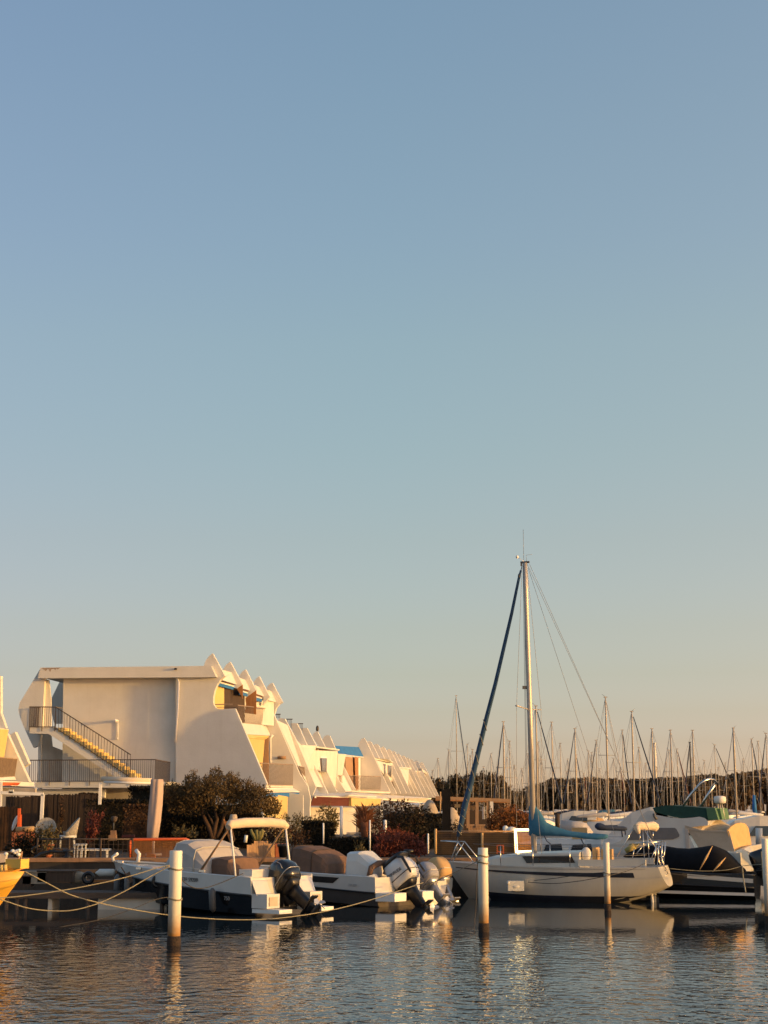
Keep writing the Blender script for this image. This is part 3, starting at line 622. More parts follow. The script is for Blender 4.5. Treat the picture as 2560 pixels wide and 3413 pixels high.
def outboard(T, pv, F, tilt, sc, cowlm, legm, trim=None, logo=None, logom=None, yaw=0.0, cap=None):
    aft = -F.f * math.cos(yaw) + F.p * math.sin(yaw); lat = Vector((-aft.y, aft.x, 0)); ct, st = math.cos(tilt), math.sin(tilt)
    a1 = aft * ct + UP * st; u1 = UP * ct - aft * st
    G = lambda x, y, z: pv + (a1 * x + lat * y + u1 * z) * sc
    E = obj('outboard_motor', MB().loft([rrect(G, .26, 0, .20, .14, -.16, .5), rrect(G, .27, 0, .27, .19, -.06, .5), rrect(G, .28, 0, .30, .22, .06, .5)]), legm, T)
    m = MB(); m.loft([rrect(G, .29, 0, .36, .25, .0), rrect(G, .31, 0, .42, .29, .16), rrect(G, .31, 0, .43, .30, .36), rrect(G, .28, 0, .40, .285, .56), rrect(G, .24, 0, .34, .25, .70), rrect(G, .20, 0, .24, .17, .77)])
    obj('cowl', m, cowlm, E)
    if trim:
        m = MB(); m.loft([rrect(G, .30, 0, .435, .262, .69), rrect(G, .28, 0, .38, .262, .79), rrect(G, .24, 0, .24, .18, .83)])
        for sg in (1, -1):
            m.prism([G(.60, .262 * sg, .72), G(.76, .27 * sg, .58), G(.78, .31 * sg, .05), G(.72, .315 * sg, .05), G(.70, .31 * sg, .54), G(.56, .29 * sg, .66)], lat * (.02 * sg * sc))
        obj('cowl_trim', m, trim, E)
    m = MB(); m.loft([rrect(G, .26, 0, .20, .13, -.1), rrect(G, .28, 0, .18, .09, -.4), rrect(G, .31, 0, .16, .07, -.8), rrect(G, .32, 0, .17, .06, -1.05)])
    m.box(G(.36, 0, -.82), (.62 * sc, .24 * sc, .035 * sc), (a1, lat, u1))
    m.tube([G(.02, 0, -1.08), G(.12, 0, -1.08), G(.35, 0, -1.08), G(.55, 0, -1.08), G(.62, 0, -1.08)], [.02 * sc, .085 * sc, .095 * sc, .075 * sc, .03 * sc], 10)
    m.prism([G(.25, -.01, -1.14), G(.5, -.01, -1.14), G(.46, -.01, -1.36), G(.36, -.01, -1.38)], lat * .02 * sc)
    m.box(G(.0, 0, -.1), (.12 * sc, .26 * sc, .5 * sc), (a1, lat, u1))
    obj('leg', m, legm, E)
    m = MB()
    for k in range(3):
        a = 2 * math.pi * k / 3 + .4; c, s_ = math.cos(a), math.sin(a)
        b = lambda r_, w, x: G(.63 + x, c * r_ - s_ * w, -1.08 + s_ * r_ + c * w)
        m.prism([b(.03, -.04, .02), b(.12, -.09, .05), b(.19, -.02, .03), b(.17, .07, -.02), b(.05, .05, -.03)], a1 * .02 * sc)
    obj('propeller', m, M['silver'], E)
    m = MB()
    for sg in (1, -1): m.box(pv - aft * .02 + lat * (.11 * sc * sg) - UP * .12 * sc, (.16 * sc, .04 * sc, .42 * sc), (aft, lat, UP))
    obj('bracket', m, M['black'], E)
    m = MB(); q_ = rrect(G, .31, 0, .437, .306, .20); m.tube(q_ + [q_[0]], .012 * sc, 5, cap=False); obj('cowl_seam', m, legm if cap is None else M[cap], E)
    if yaw == 0 and cap:
        for sg in (1, -1):
            m = MB(); m.tube([G(.62, .305 * sg, .30), G(.66, .30 * sg, .44), G(.60, .292 * sg, .58), G(.46, .275 * sg, .66)], .008 * sc, 5); obj('cowl_stripe', m, M['silver'], E)
    if logo:
        o = G(logo[1], .30 if logo[3] > 0 else -.30, logo[2])
        o = G(logo[1], logo[3], logo[2])
        text(logo[0], 'cowl_lettering', logo[4] * sc, o, a1 * (1 if logo[3] * 1 > 0 else 1), u1, logom or M['text_dark'], E)
    return E, G
def hood(T, nm, F, L, m1, label=None, parent=None):
    """soft cover lofted along the boat: list of x, half width, base z, top z"""
    rings = []
    for x, hw, z0, z1 in L:
        h = z1 - z0
        rings.append([F(x, hw, z0), F(x, hw * .98, z0 + h * .6), F(x, hw * .90, z0 + h * .9), F(x, hw * .6, z0 + h * .985), F(x, 0, z1), F(x, -hw * .6, z0 + h * .985), F(x, -hw * .90, z0 + h * .9), F(x, -hw * .98, z0 + h * .6), F(x, -hw, z0)])
    m = MB(); m.loft(rings, False, True, True); return obj(nm, m, m1, parent or T, label)

# --- white and black speedboat with folded bimini
F1 = Frame((-2.85, 44.2), (-.77, .64))
b1 = thing('speedboat', 'speedboat with black hull, white topsides, grey canvas hood and cream folded bimini', 'speedboat', F1(3.6, 0, 0))
D1 = power_hull(b1, F1, 7.15, 1.25, (1.02, 1.28), (.56, 1.04), M['gel'], M['black_gel'])
hood(b1, 'canvas_hood', F1, [(3.95, .86, 1.12, 1.18), (3.86, .9, 1.12, 1.4), (3.45, .95, 1.1, 1.94), (3.35, .96, 1.1, 1.99), (2.95, .96, 1.07, 1.97), (2.55, .95, 1.05, 1.74), (2.25, .93, 1.04, 1.42), (2.2, .9, 1.04, 1.1)], M['grey_cloth'])
hs = MB()
for x_, hw, z0, z1 in ((3.4, .965, 1.1, 1.985), (2.6, .965, 1.05, 1.80)):
    h = z1 - z0; hs.tube([F1(x_, hw, z0), F1(x_, hw * .98, z0 + h * .6), F1(x_, hw * .9, z0 + h * .9), F1(x_, hw * .6, z0 + h * .985), F1(x_, 0, z1), F1(x_, -hw * .6, z0 + h * .985), F1(x_, -hw * .9, z0 + h * .9)], .016, 5)
hs.tube([F1(3.75, .9, 1.2), F1(3.4, .95, 1.25), F1(2.3, .94, 1.18)], .012, 5)
obj('hood_seam', hs, M['gel_old'], b1)
hood(b1, 'console_cover', F1, [(2.45, .5, .95, 1.2), (2.3, .6, .95, 1.5), (1.9, .66, .95, 1.55), (1.55, .66, .95, 1.5), (1.4, .6, .95, 1.05)], M['brown_cloth'])
m = MB(); m.tube([F1(.95, 1.22, 2.38), F1(.98, 1.1, 2.46), F1(1.0, .5, 2.50), F1(1.0, -.5, 2.50), F1(.98, -1.05, 2.45), F1(.95, -1.2, 2.36)], [.09, .13, .14, .14, .13, .08], 10)
bi = obj('bimini', m, M['cream_cloth'], b1)
for y in (1.12, -1.12):
    m = MB(); m.tube([F1(.95, y, 2.36), F1(.72, y, 1.04)], .028, 8); obj('bimini_pole', m, M['white_paint'], bi)
    m = MB(); m.tube([F1(1.0, y, 2.36), F1(2.2, y * 1.02, 1.08)], .022, 6); m.tube([F1(1.05, y, 2.30), F1(2.12, y * 1.02, 1.1)], .018, 6); obj('bimini_strut', m, M['wood_pale'], bi)
# stern quarters, swim platforms, seat
for sg, nm in ((1, 'stern_quarter'), (-1, 'stern_quarter')):
    m = MB(); m.prism([F1(.02, sg * 1.22, 1.0), F1(.02, sg * .62, 1.0), F1(-.18, sg * .62, .58), F1(-.18, sg * 1.2, .58)], -UP * .02)
    m.prism([F1(.0, sg * 1.2, .60), F1(-.5, sg * 1.12, .60), F1(-.5, sg * .62, .60), F1(0, sg * .62, .60)], -UP * .38)
    q = obj(nm, m, M['gel'], b1)
    m = MB(); m.prism([F1(-.505, sg * 1.04, .52), F1(-.505, sg * .72, .52), F1(-.505, sg * .72, .28), F1(-.505, sg * 1.04, .28)], F1.f * -.02); obj('locker_door', m, M['beige'], q)
    m = MB(); m.prism([F1(-.02, sg * 1.2, .20), F1(-.95, sg * 1.1, .20), F1(-.95, sg * .6, .20), F1(-.02, sg * .6, .20)], -UP * .1); obj('swim_platform', m, M['white_paint'], b1)
m = MB(); m.box(F1(.5, 0, 1.12), (.5, 1.9, .22), F1.ax()); obj('aft_seat', m, M['gel'], b1)
m = MB(); m.tube([F1(6.9, .25, 1.3), F1(7.0, .2, 1.42), F1(6.8, .18, 1.52)], .05, 8); m.tube([F1(6.4, -.3, 1.28), F1(6.35, -.3, 1.5), F1(6.5, -.3, 1.62)], .06, 8); obj('bow_cushion', m, M['white_cloth'], b1)
m = MB()
for x, y in ((6.2, .62), (4.8, 1.12), (2.0, 1.24)): m.box(F1(x, y - .06, 1.3 if x > 5 else 1.16), (.22, .05, .06), F1.ax())
obj('cleat', m, M['steel'], b1)
for x, y in ((5.9, .92), (5.2, 1.12)):
    m = MB(); m.tube([F1(x, y, .95), F1(x, y + .02, .85), F1(x, y + .03, .35), F1(x, y + .02, .27)], [.03, .09, .09, .03], 10); obj('fender', m, M['fender_dark'], b1)
m = MB(); m.tube([F1(1.35, 1.38, .72), F1(1.35, 1.4, .64), F1(1.35, 1.36, .16), F1(1.35, 1.34, .06)], [.03, .10, .10, .03], 10); obj('fender', m, M['fender_dark'], b1)
text('STF 59209', 'registration_lettering', .155, F1(2.75, 1.262, .86), -F1.f, UP, M['text_dark'], b1)
text('750', 'model_lettering', .15, F1(1.05, 1.225, .40), -F1.f, UP + F1.p * .1, M['text_pale'], b1)
outboard(b1, F1(-.12, 0, .56), F1, R(50), 1.06, M['black_gel'], M['black'], cap='silver')

# --- low white and grey sports boat
F2 = Frame((.42, 47.9), (-.80, .60))
b2 = thing('speedboat', 'low white speedboat with dark grey hull, black side panel and red lettering', 'speedboat', F2(3.2, 0, 0))
power_hull(b2, F2, 6.6, 1.15, (.86, 1.05), (.42, .80), M['gel'], M['grey_gel'])
sp_ = lambda x, z, off=.012: F2(x, 1.15 * (1 - max(0, (x / 6.6 - .35) / .65) ** 2.4) + off - (.0 if z > .7 else .01), z)
m = MB(); m.add([sp_(4.6, .93), sp_(3.6, .89), sp_(2.6, .86), sp_(1.35, .83), sp_(1.6, .66), sp_(2.6, .68), sp_(3.6, .74), sp_(4.3, .82)], [[0, 1, 6, 7], [1, 2, 5, 6], [2, 3, 4, 5]]); obj('side_panel', m, M['black'], b2, fix=False)
text('Activline', 'red_lettering', .15, F2(3.05, 1.155 + .022, .73), -F2.f, UP, M['text_red'], b2)
text('ZW 8R0', 'registration_lettering', .09, F2(1.0, 1.165, .60), -F2.f, UP, M['text_pale'], b2)
hood(b2, 'console_cover', F2, [(4.35, .35, .95, 1.0), (4.0, .55, .93, 1.45), (3.7, .68, .92, 1.72), (3.3, .72, .9, 1.72), (2.8, .72, .9, 1.60), (2.45, .7, .9, 1.42), (2.3, .66, .9, 1.2)], M['brown_cloth'])
hs = MB()
for x_, hw, z0, z1 in ((3.68, .69, .92, 1.73), (2.82, .73, .9, 1.61)):
    h = z1 - z0; hs.tube([F2(x_, hw, z0), F2(x_, hw * .98, z0 + h * .6), F2(x_, hw * .9, z0 + h * .9), F2(x_, hw * .6, z0 + h * .985), F2(x_, 0, z1), F2(x_, -hw * .6, z0 + h * .985)], .014, 5)
obj('cover_seam', hs, M['wood_dark'], b2)
hood(b2, 'helm_seat_cover', F2, [(1.7, .42, .85, 1.1), (1.62, .48, .85, 1.58), (1.2, .48, .85, 1.60), (.75, .46, .85, 1.25), (.7, .4, .85, .95)], M['gel'])
m = MB(); m.tube([F2(.62, .62, .85), F2(.55, .62, 1.12), F2(.5, .3, 1.25), F2(.5, -.3, 1.25), F2(.55, -.62, 1.12), F2(.62, -.62, .85)], .09, 8); obj('seat_roll', m, M['brown_cloth'], b2)
m = MB(); m.tube([F2(.5, -.1, .9), F2(.42, -.1, 1.2), F2(.34, -.1, 1.28)], .12, 8); obj('life_ring', m, mat('pink_cloth', (.55, .30, .22), .85), b2)
for sg in (1, -1):
    m = MB(); m.prism([F2(0, sg * 1.12, .42), F2(-.62, sg * 1.0, .42), F2(-.62, sg * .42, .42), F2(0, sg * .42, .42)], -UP * .24); obj('swim_platform', m, M['white_paint'], b2)
    m = MB(); m.prism([F2(.45, sg * 1.13, .86), F2(.0, sg * 1.13, .42), F2(.0, sg * .5, .42), F2(.45, sg * .5, .95)], -UP * .03); obj('stern_quarter', m, M['gel'], b2)
E2, G2 = outboard(b2, F2(-.12, 0, .50), F2, R(36), 1.08, M['engine_white'], M['black'], M['black'])
_o = G2(.02, -.306, .40); _q = G2(.62, -.306, .40)
text('EVINRUDE', 'cowl_lettering', .125, G2(-.02, -.318, .36), G2(1, 0, -.12) - G2(0, 0, 0), G2(0, 0, 1) - G2(0, 0, 0), M['text_dark'], E2)

# --- two small tenders with covered outboards
F3 = Frame((1.4, 49.9), (-.62, .78))
b3 = thing('dinghy', 'small pale dinghy with grey covered outboard behind the white engine', 'dinghy', F3(1.8, 0, 0))
power_hull(b3, F3, 3.6, .75, (.62, .85), (.40, .62), M['gel'], M['gel'], M['gel'], zc=(.0, .3), n=10)
E3, G3 = outboard(b3, F3(-.1, .15, .40), F3, R(44), .92, M['engine_grey'], M['silver'])
m = MB()
for x_ in (.12, .42):
    m.tube([G3(x_, -.315, .02), G3(x_, -.325, .3), G3(x_ - .03, -.30, .58), G3(x_ - .05, -.2, .735), G3(x_ - .05, .2, .735), G3(x_ - .03, .30, .58), G3(x_, .325, .3), G3(x_, .315, .02)], .012, 5)
obj('cover_strap', m, M['black'], E3)
m = MB(); m.box(F3(.1, .62, .58), (.3, .34, .26), F3.ax()); obj('stern_box', m, M['gel'], b3)
F4 = Frame((1.65, 51.0), (-.62, .78))
b4 = thing('dinghy', 'dinghy beside the sailboat bow with tan covered outboard', 'dinghy', F4(1.8, 0, 0))
power_hull(b4, F4, 3.6, .75, (.62, .85), (.40, .62), M['gel_old'], M['gel_old'], M['gel_old'], zc=(.0, .3), n=10)
E4, G4 = outboard(b4, F4(-.1, .0, .45), F4, R(32), 1.0, M['tan'], M['silver'])

# --- main sailboat
FB = Frame((8.78, 49.6), (-.945, .327))
sb = thing('sailboat', 'large old white sailboat with teal boom cover, tall mast and blue furled genoa', 'sailboat', FB(3.6, 0, 0))
LB = 7.25
def sail_hull(T, F, L, B, z0, z1, m1, tr=.5, n=18):
    st = []
    for i in range(n + 1):
        t = i / n; b = B * (1 - ((t - .42) / .58) ** 2.3) if t > .42 else B * (1 - .26 * ((.42 - t) / .42) ** 1.6)
        b = max(b, .02); zs = z0 + (z1 - z0) * t + .06 * (2 * t - 1) ** 2 - .06
        d = .42 * math.sin(math.pi * (t * .9 + .06)) ** .7; sh = -tr * (1 - t) ** 3
        pts = []
        for k in range(7):
            a = k / 6; ang = a * math.pi / 2
            y = b * (math.cos(ang) ** .55 if a < 1 else 0); z = zs - (zs + d - .62 * (1 - t) ** 4) * (math.sin(ang) ** 1.25)
            x = L * t + (zs - z) / (zs + .4) * (sh * 1.0 - .0 * t) - (.75 * (zs - z) if t > .9 else .75 * (zs - z) * max(0, t - .5) * 2) * (t > .5)
            pts.append((x, y, z))
        st.append(pts)
    rings = [[F(*p) for p in s_] + [F(p[0], -p[1], p[2]) for p in s_[-2::-1]] for s_ in st]
    m = MB(); m.loft(rings, True, False, False); h = obj('hull', m, m1, T)
    m = MB(); m.add(rings[0], [list(range(len(rings[0])))]); obj('transom', m, m1, T)
    m = MB(); d = [s_[0] for s_ in st]; q = [F(p[0], p[1], p[2] - .02) for p in d] + [F(p[0], -p[1], p[2] - .02) for p in d[::-1]]
    m.add(q, [list(range(len(q)))]); obj('deck', m, M['gel'], T)
    return st
stn = sail_hull(sb, FB, LB, 1.28, 1.10, 1.18, M['gel_old'], tr=.55)
# dark waterline and the navy stripe below the deck edge
def side_line(mb, st, F, za, zb, i0, i1, off=.012):
    """band on the port side between two heights below the sheer"""
    vs = []
    for i in range(i0, i1 + 1):
        s_ = st[i]
        def at(z):
            for a, b in zip(s_, s_[1:]):
                if b[2] <= z <= a[2]:
                    t = (a[2] - z) / max(1e-6, a[2] - b[2]); return F(a[0] + (b[0] - a[0]) * t, a[1] + (b[1] - a[1]) * t + off, z)
            return F(s_[-1][0], s_[-1][1] + off, z)
        zt = s_[0][2]; u = (i - i0) / max(1, i1 - i0)
        ha = za(u); hb_ = zb(u); vs.append([at(zt - ha), at(zt - hb_)])
    mb.loft(vs, True, False, False)
m = MB(); side_line(m, stn, FB, lambda u: .16, lambda u: .16 + .15 - .12 * u, 2, 17); obj('stripe', m, M['navy_paint'], sb, fix=False)
m = MB(); side_line(m, stn, FB, lambda u: .035, lambda u: .06, 1, 17, .02); obj('toe_rail', m, M['alu'], sb, fix=False)
m = MB()
for k_ in range(6): side_line(m, stn, FB, lambda u: .88 + .07 * k_, lambda u: .95 + .07 * k_, 1, 15, .016)
obj('boot_top', m, M['navy_paint'], sb, fix=False)
# coachroof, window, cockpit
cab = []
for x, hw, z1 in ((5.9, .35, 1.20), (5.4, .62, 1.33), (4.4, .78, 1.44), (3.2, .84, 1.50), (2.5, .84, 1.52)):
    cab.append([FB(x, hw, 1.0), FB(x, hw * .97, z1 - .05), FB(x, hw * .85, z1), FB(x, 0, z1 + .05), FB(x, -hw * .85, z1), FB(x, -hw * .97, z1 - .05), FB(x, -hw, 1.0)])
m = MB(); m.loft(cab, False); obj('coachroof', m, M['gel_old'], sb)
m = MB(); m.add([FB(4.35, .795, 1.38), FB(2.75, .845, 1.42), FB(2.62, .85, 1.20), FB(4.2, .815, 1.17)], [[0, 1, 2, 3]]); o_ = obj('window', m, M['plexi'], sb, fix=False)
m = MB(); m.prism([FB(2.5, 1.0, 1.1), FB(.4, .9, 1.12), FB(.4, .72, 1.12), FB(2.5, .8, 1.1)], UP * .2); m.prism([FB(2.5, -1.0, 1.1), FB(.4, -.9, 1.12), FB(.4, -.72, 1.12), FB(2.5, -.8, 1.1)], UP * .2); obj('cockpit_coaming', m, M['gel_old'], sb)
m = MB(); m.box(FB(1.7, .3, 1.42), (.35, .3, .4), FB.ax()); m.box(FB(2.1, .1, 1.45), (.12, .6, .42), FB.ax()); obj('hatch_board', m, M['tan'], sb)
m = MB(); m.ell(FB(2.35, .45, 1.46), (.16, .1, .22), 10, 7, FB.ax()); obj('life_buoy', m, M['white_cloth'], sb)
# mast and rigging
MY = 50.6
mt = P(1750, 1876, MY); mf = P(1781, 2850, MY)
m = MB(); n_ = 12; pts = [mf.lerp(mt, t) for t in (0, .5, .9, 1)]
m.tube(pts, [.088, .088, .078, .07], 12); mast = obj('mast', m, M['alu'], sb)
m = MB(); m.box(mt + Vector((0, 0, .02)), (.30, .08, .06), FB.ax()); m.box(mt + Vector((-.12, 0, -.06)), (.06, .06, .1)); obj('masthead', m, M['mast_box'], mast)
m = MB(); m.tube([mt + Vector((-.04, 0, .05)), P(1744, 1765, MY)], .007, 5); obj('aerial', m, M['wire'], mast)
m = MB(); m.tube([mt + Vector((-.05, 0, .05)), P(1727, 1857, MY)], .008, 5); m.ell(P(1724, 1856, MY), (.05, .04, .06), 8, 5); obj('wind_vane', m, M['white_paint'], mast)
m = MB(); m.tube([mt + Vector((.05, 0, .05)), P(1754, 1850, MY), P(1774, 1848, MY)], .006, 5); obj('wind_vane', m, M['wire'], mast)
sj = lambda x, y: P(*ZJ(x, y), MY)
m = MB(); L_, Rr = P(*ZJ(557, 1410), MY - 1.0), P(*ZJ(745, 1440), MY + 1.0); c_ = sj(648, 1438)
m.tube([L_, c_], .022, 6); m.tube([c_, Rr], .022, 6); m.ell(L_, (.05, .05, .03), 8, 5); obj('spreader', m, M['alu'], mast)
m = MB(); m.box(sj(619, 1270), (.14, .1, .1)); obj('deck_light', m, M['mast_box'], mast)
m = MB()
dk = lambda px, py, y=MY: P(px, py, y)
for a, b in ((sj(640, 325), FB(.35, .1, 2.15)), (sj(656, 322), FB(-.02, -.1, 1.15)), (sj(645, 350), P(2050, 2781, 50.0)),
             (sj(600, 330), L_), (L_, dk(1722, 2850, 49.6)), (sj(636, 330), Rr), (Rr, dk(1806, 2846, 51.4)), (sj(612, 330), sj(640, 2200)), (sj(606, 330), sj(632, 2200)), (c_, dk(1806, 2850, 49.6))):
    m.tube([a, b], .0065, 5, cap=False)
obj('rigging', m, M['wire'], mast)
# furled genoa on the forestay
q = [(590, 370), (575, 430), (520, 700), (460, 960), (395, 1240), (330, 1490), (270, 1740), (205, 2010), (160, 2180)]
fp = [ZJ(*p) for p in q] + [ZG(165, 370), ZG(128, 520)]
by = lambda py: 50.6 + (py - 1900) / 940 * 1.3
pts = [P(px, py, by(py)) for px, py in fp]
m = MB(); m.tube(pts, [.03, .045, .055, .062, .068, .076, .085, .095, .105, .095, .05], 10); gen = obj('furled_genoa', m, M['teal'], sb)
gen.data.materials[0] = mat('blue_sail_strip', (.022, .075, .16), .85, c2=(.014, .045, .10), scale=3, bump=.7, bscale=5)
m = MB(); m.tube([mt + Vector((-.1, 0, -.1)), pts[0]], .012, 5); m.ell(P(*ZJ(578, 415), by(1920)), (.05, .05, .09), 8, 6); m.tube([pts[-1], P(1516, 2862, 51.8)], .02, 6); m.tube([P(1521, 2823, 51.8), P(1521, 2835, 51.8)], .07, 10); obj('furler', m, M['mast_box'], sb)
m = MB()
for i in range(5, 10):
    p0, p1 = pts[i], pts[min(i + 1, 10)]
    for t in (.1, .55):
        c0 = p0.lerp(p1, t); c1 = p0.lerp(p1, t + .35); r_ = .105
        m.tube([c0 + Vector((-r_, -.03, 0)), (c0 + c1) / 2 + Vector((0, -r_, 0)), c1 + Vector((r_, -.03, 0))], .012, 5)
obj('sheet', m, M['rope'], gen)
# boom cover lofted along the boom
sec = [(1764, 2686, 2785, .10), (1780, 2680, 2788, .14), (1800, 2704, 2787, .18), (1822, 2741, 2786, .19), (1858, 2757, 2787, .17), (1900, 2770, 2789, .15), (1950, 2776, 2796, .15), (1990, 2778, 2799, .14), (2016, 2780, 2797, .11), (2026, 2782, 2792, .05)]
rings = []
for i, (px, yt, yb, hw) in enumerate(sec):
    Yb = MY - (px - 1781) / 244 * .75
    a = P(px, yt, Yb); b = P(px, yb, Yb); ring = []
    for k in range(12):
        an = 2 * math.pi * k / 12; v = (1 + math.cos(an)) / 2; c = b.lerp(a, v)
        wd = hw * abs(math.sin(an)) ** .8 * (1 if math.sin(an) > 0 else -1) * (1.15 - .75 * v) * (1 + .08 * math.sin(i * 2.3 + k))
        ring.append(c + FB.p * wd)
    rings.append(ring)
m = MB(); m.loft(rings); obj('boom_cover', m, M['teal'], sb)
m = MB()
for px in (1814, 1936): a = P(px, 2786 if px < 1900 else 2795, MY - .3); m.tube([a, a + Vector((.08, 0, -.16)), a + Vector((.2, 0, -.26))], .018, 5)
obj('cover_tie', m, M['navy'], sb)
m = MB(); m.tube([P(1786, 2784, MY - .05), P(1786, 2850, MY)], .03, 6); obj('gooseneck_strut', m, M['alu'], sb)
# pulpit, stanchions, pushpit, ladder, stern bimini
zd = lambda x: 1.12
m = MB()
for y in (.42, -.42): m.tube([FB(6.05, y, 1.14), FB(6.6, y * .9, 1.80), FB(7.25, y * .3, 1.82)], .02, 6); m.tube([FB(6.95, y * .35, 1.16), FB(6.6, y * .9, 1.80)], .018, 6)
m.tube([FB(7.25, .13, 1.82), FB(7.3, 0, 1.82), FB(7.25, -.13, 1.82)], .02, 6); obj('pulpit', m, M['steel'], sb)
for x, y in ((5.0, 1.02), (3.9, 1.2), (2.7, 1.26), (1.5, 1.2), (5.0, -1.02), (3.9, -1.2), (2.7, -1.26)):
    m = MB(); m.tube([FB(x, y, 1.1), FB(x, y, 1.72)], .016, 6); obj('stanchion', m, M['steel'], sb)
m = MB()
for sg in (1, -1):
    for z in (1.71, 1.42): m.tube([FB(6.05, .5 * sg, z + .04), FB(5.0, 1.02 * sg, z), FB(3.9, 1.2 * sg, z - .02), FB(2.7, 1.26 * sg, z - .02), FB(1.5, 1.2 * sg, z), FB(.35, .92 * sg, z + .05)], .006, 5)
obj('lifeline', m, M['wire'], sb)
m = MB()
for y in (.9, .35, -.35, -.9): m.tube([FB(.12, y, 1.1), FB(.05, y, 1.85)], .02, 6)
m.tube([FB(.7, .95, 1.82), FB(.05, .9, 1.86), FB(.05, -.9, 1.86), FB(.7, -.95, 1.82)], .02, 6); obj('pushpit', m, M['steel'], sb)
m = MB()
rl = lambda px, py, d=0.0: FB.o + (P(px, py, 49.55 + d) - FB.o)
for a in ((1172, 690, 1290, 1200), (1235, 690, 1370, 1195)): m.tube([rl(*ZR(a[0], a[1])), rl(*ZR(a[0] + 20, 930)), rl(*ZR(a[2], a[3]))], .016, 6)
m.tube([rl(*ZR(1172, 690)), rl(*ZR(1200, 672)), rl(*ZR(1235, 690))], .016, 6)
for y in (855, 1035, 1110, 1190):
    t = (y - 690) / 505; m.tube([rl(*ZR(1172 + 118 * t, y)), rl(*ZR(1235 + 135 * t, y))], .014, 6)
obj('boarding_ladder', m, M['steel'], sb)
m = MB(); rg_ = [(755, 275), (800, 262), (860, 262), (930, 275), (1000, 268), (1080, 262), (1130, 285), (1155, 310)]
m.tube([P(*ZR(x, y + 28), 49.6 + i * .12) for i, (x, y) in enumerate(rg_)], [.06, .12, .14, .13, .13, .15, .14, .06], 9); m.tube([P(*ZR(775, 300), 49.6), P(*ZR(815, 390), 49.6), P(*ZR(835, 440), 49.6)], [.1, .08, .03], 8); m.tube([P(*ZR(1130, 310), 50.3), P(*ZR(1120, 390), 50.3)], [.1, .06], 8)
bm2 = obj('stern_bimini', m, M['cream_cloth'], sb)
m = MB()
for a in ((745, 300, 430, 860), (900, 370, 930, 900), (985, 380, 1020, 970), (920, 350, 1170, 750), (740, 720, 710, 900), (890, 670, 780, 810), (1130, 720, 1050, 920), (1320, 660, 1260, 1000), (850, 440, 845, 570), (1090, 400, 1085, 520)): m.tube([P(*ZR(a[0], a[1]), 49.7), P(*ZR(a[2], a[3]), 49.7)], .016, 6)
obj('bimini_frame', m, M['steel'], bm2)
m = MB(); m.tube([P(1694, 2938, 49.2), P(1694, 2950, 49.2)], .05, 6); m.box(P(1719, 2952, 49.6), (.5, .35, .3)); m.ell(P(1719, 2955, 49.6), (.27, .2, .17), 10, 6); obj('fender', m, M['fender'], sb)
m = MB(); m.tube([FB(.35, .25, .3), FB(.3, .25, -.4)], .05, 6); m.box(FB(.3, 0, -.1), (.1, .08, .8), FB.ax()); obj('rudder', m, M['gel_old'], sb)

# --- speedboat under a black cover
FC = Frame((12.15, 51.4), (-.945, .33))
bc = thing('speedboat', 'speedboat under a sagging black tarpaulin behind the sailboat stern', 'speedboat', FC(3, 0, 0))
power_hull(bc, FC, 6.6, 1.05, (.78, .95), (.40, .62), M['black_gel'], M['black_gel'], zc=(.12, .42))
m = MB(); m.loft([[FC(x, 1.062, .54 + .06 * x + .13 * k) for k in (0, 1)] for x in (.02, 1, 2.1)], True, False, False); obj('upper_stripe', m, M['gel_old'], bc, fix=False)
m = MB(); m.loft([[FC(x, 1.07 - .05 * k, .14 + .012 * x + .09 * k) for k in (0, 1)] for x in (0, 1.5, 3, 4.4)], True, False, False); obj('hull_stripe', m, M['gel_old'], bc, fix=False)
st_ = [(238, 1040, 1060), (300, 1002, 1090), (390, 962, 1130), (470, 942, 1170), (560, 938, 1195), (660, 948, 1215), (760, 966, 1232), (880, 972, 1236), (1000, 957, 1226), (1112, 938, 1214), (1180, 962, 1205), (1240, 990, 1200), (1300, 1045, 1205), (1360, 1110, 1225), (1425, 1178, 1230)]
rings = []
for i, (x, y0, y1) in enumerate(st_):
    px, py = ZH(x, y0); u = (px - 2080) / 400; Yc = FC(6.6 * (1 - u), 0, 0).y; a = P(px, py, Yc); b = P(ZH(x, y1)[0], ZH(x, y1)[1], Yc - .9)
    hw = min(1.08, .15 + 1.5 * u) if u < .8 else 1.08 - (u - .8) * 2.6
    z0 = b.z; h = a.z - z0; ring = []
    for y, v in ((1, 0), (.98, .45), (.8, .78), (.4, .95), (0, 1), (-.4, .95), (-.8, .78), (-.98, .45), (-1, 0)):
        ring.append(Vector((a.x, a.y, 0)) + FC.p * (hw * y) + UP * (z0 + h * v))
    rings.append(ring)
m = MB(); m.loft(rings); obj('tarpaulin', m, M['black_cloth'], bc)
outboard(bc, FC(-.1, 0, .75), FC, R(20), 1.0, M['black_gel'], M['black'])
m = MB()
for a in ((700, 930, 480, 1340), (930, 1130, 700, 1380)): m.tube([P(*ZP(a[0], a[1]), 50.75), P(*ZP((a[0] + a[2]) / 2, (a[1] + a[3]) / 2), 50.65), P(*ZP(a[2], a[3]), 50.6)], [.01, .035, .01], 6)
obj('cover_fold', m, M['tan'], bc)

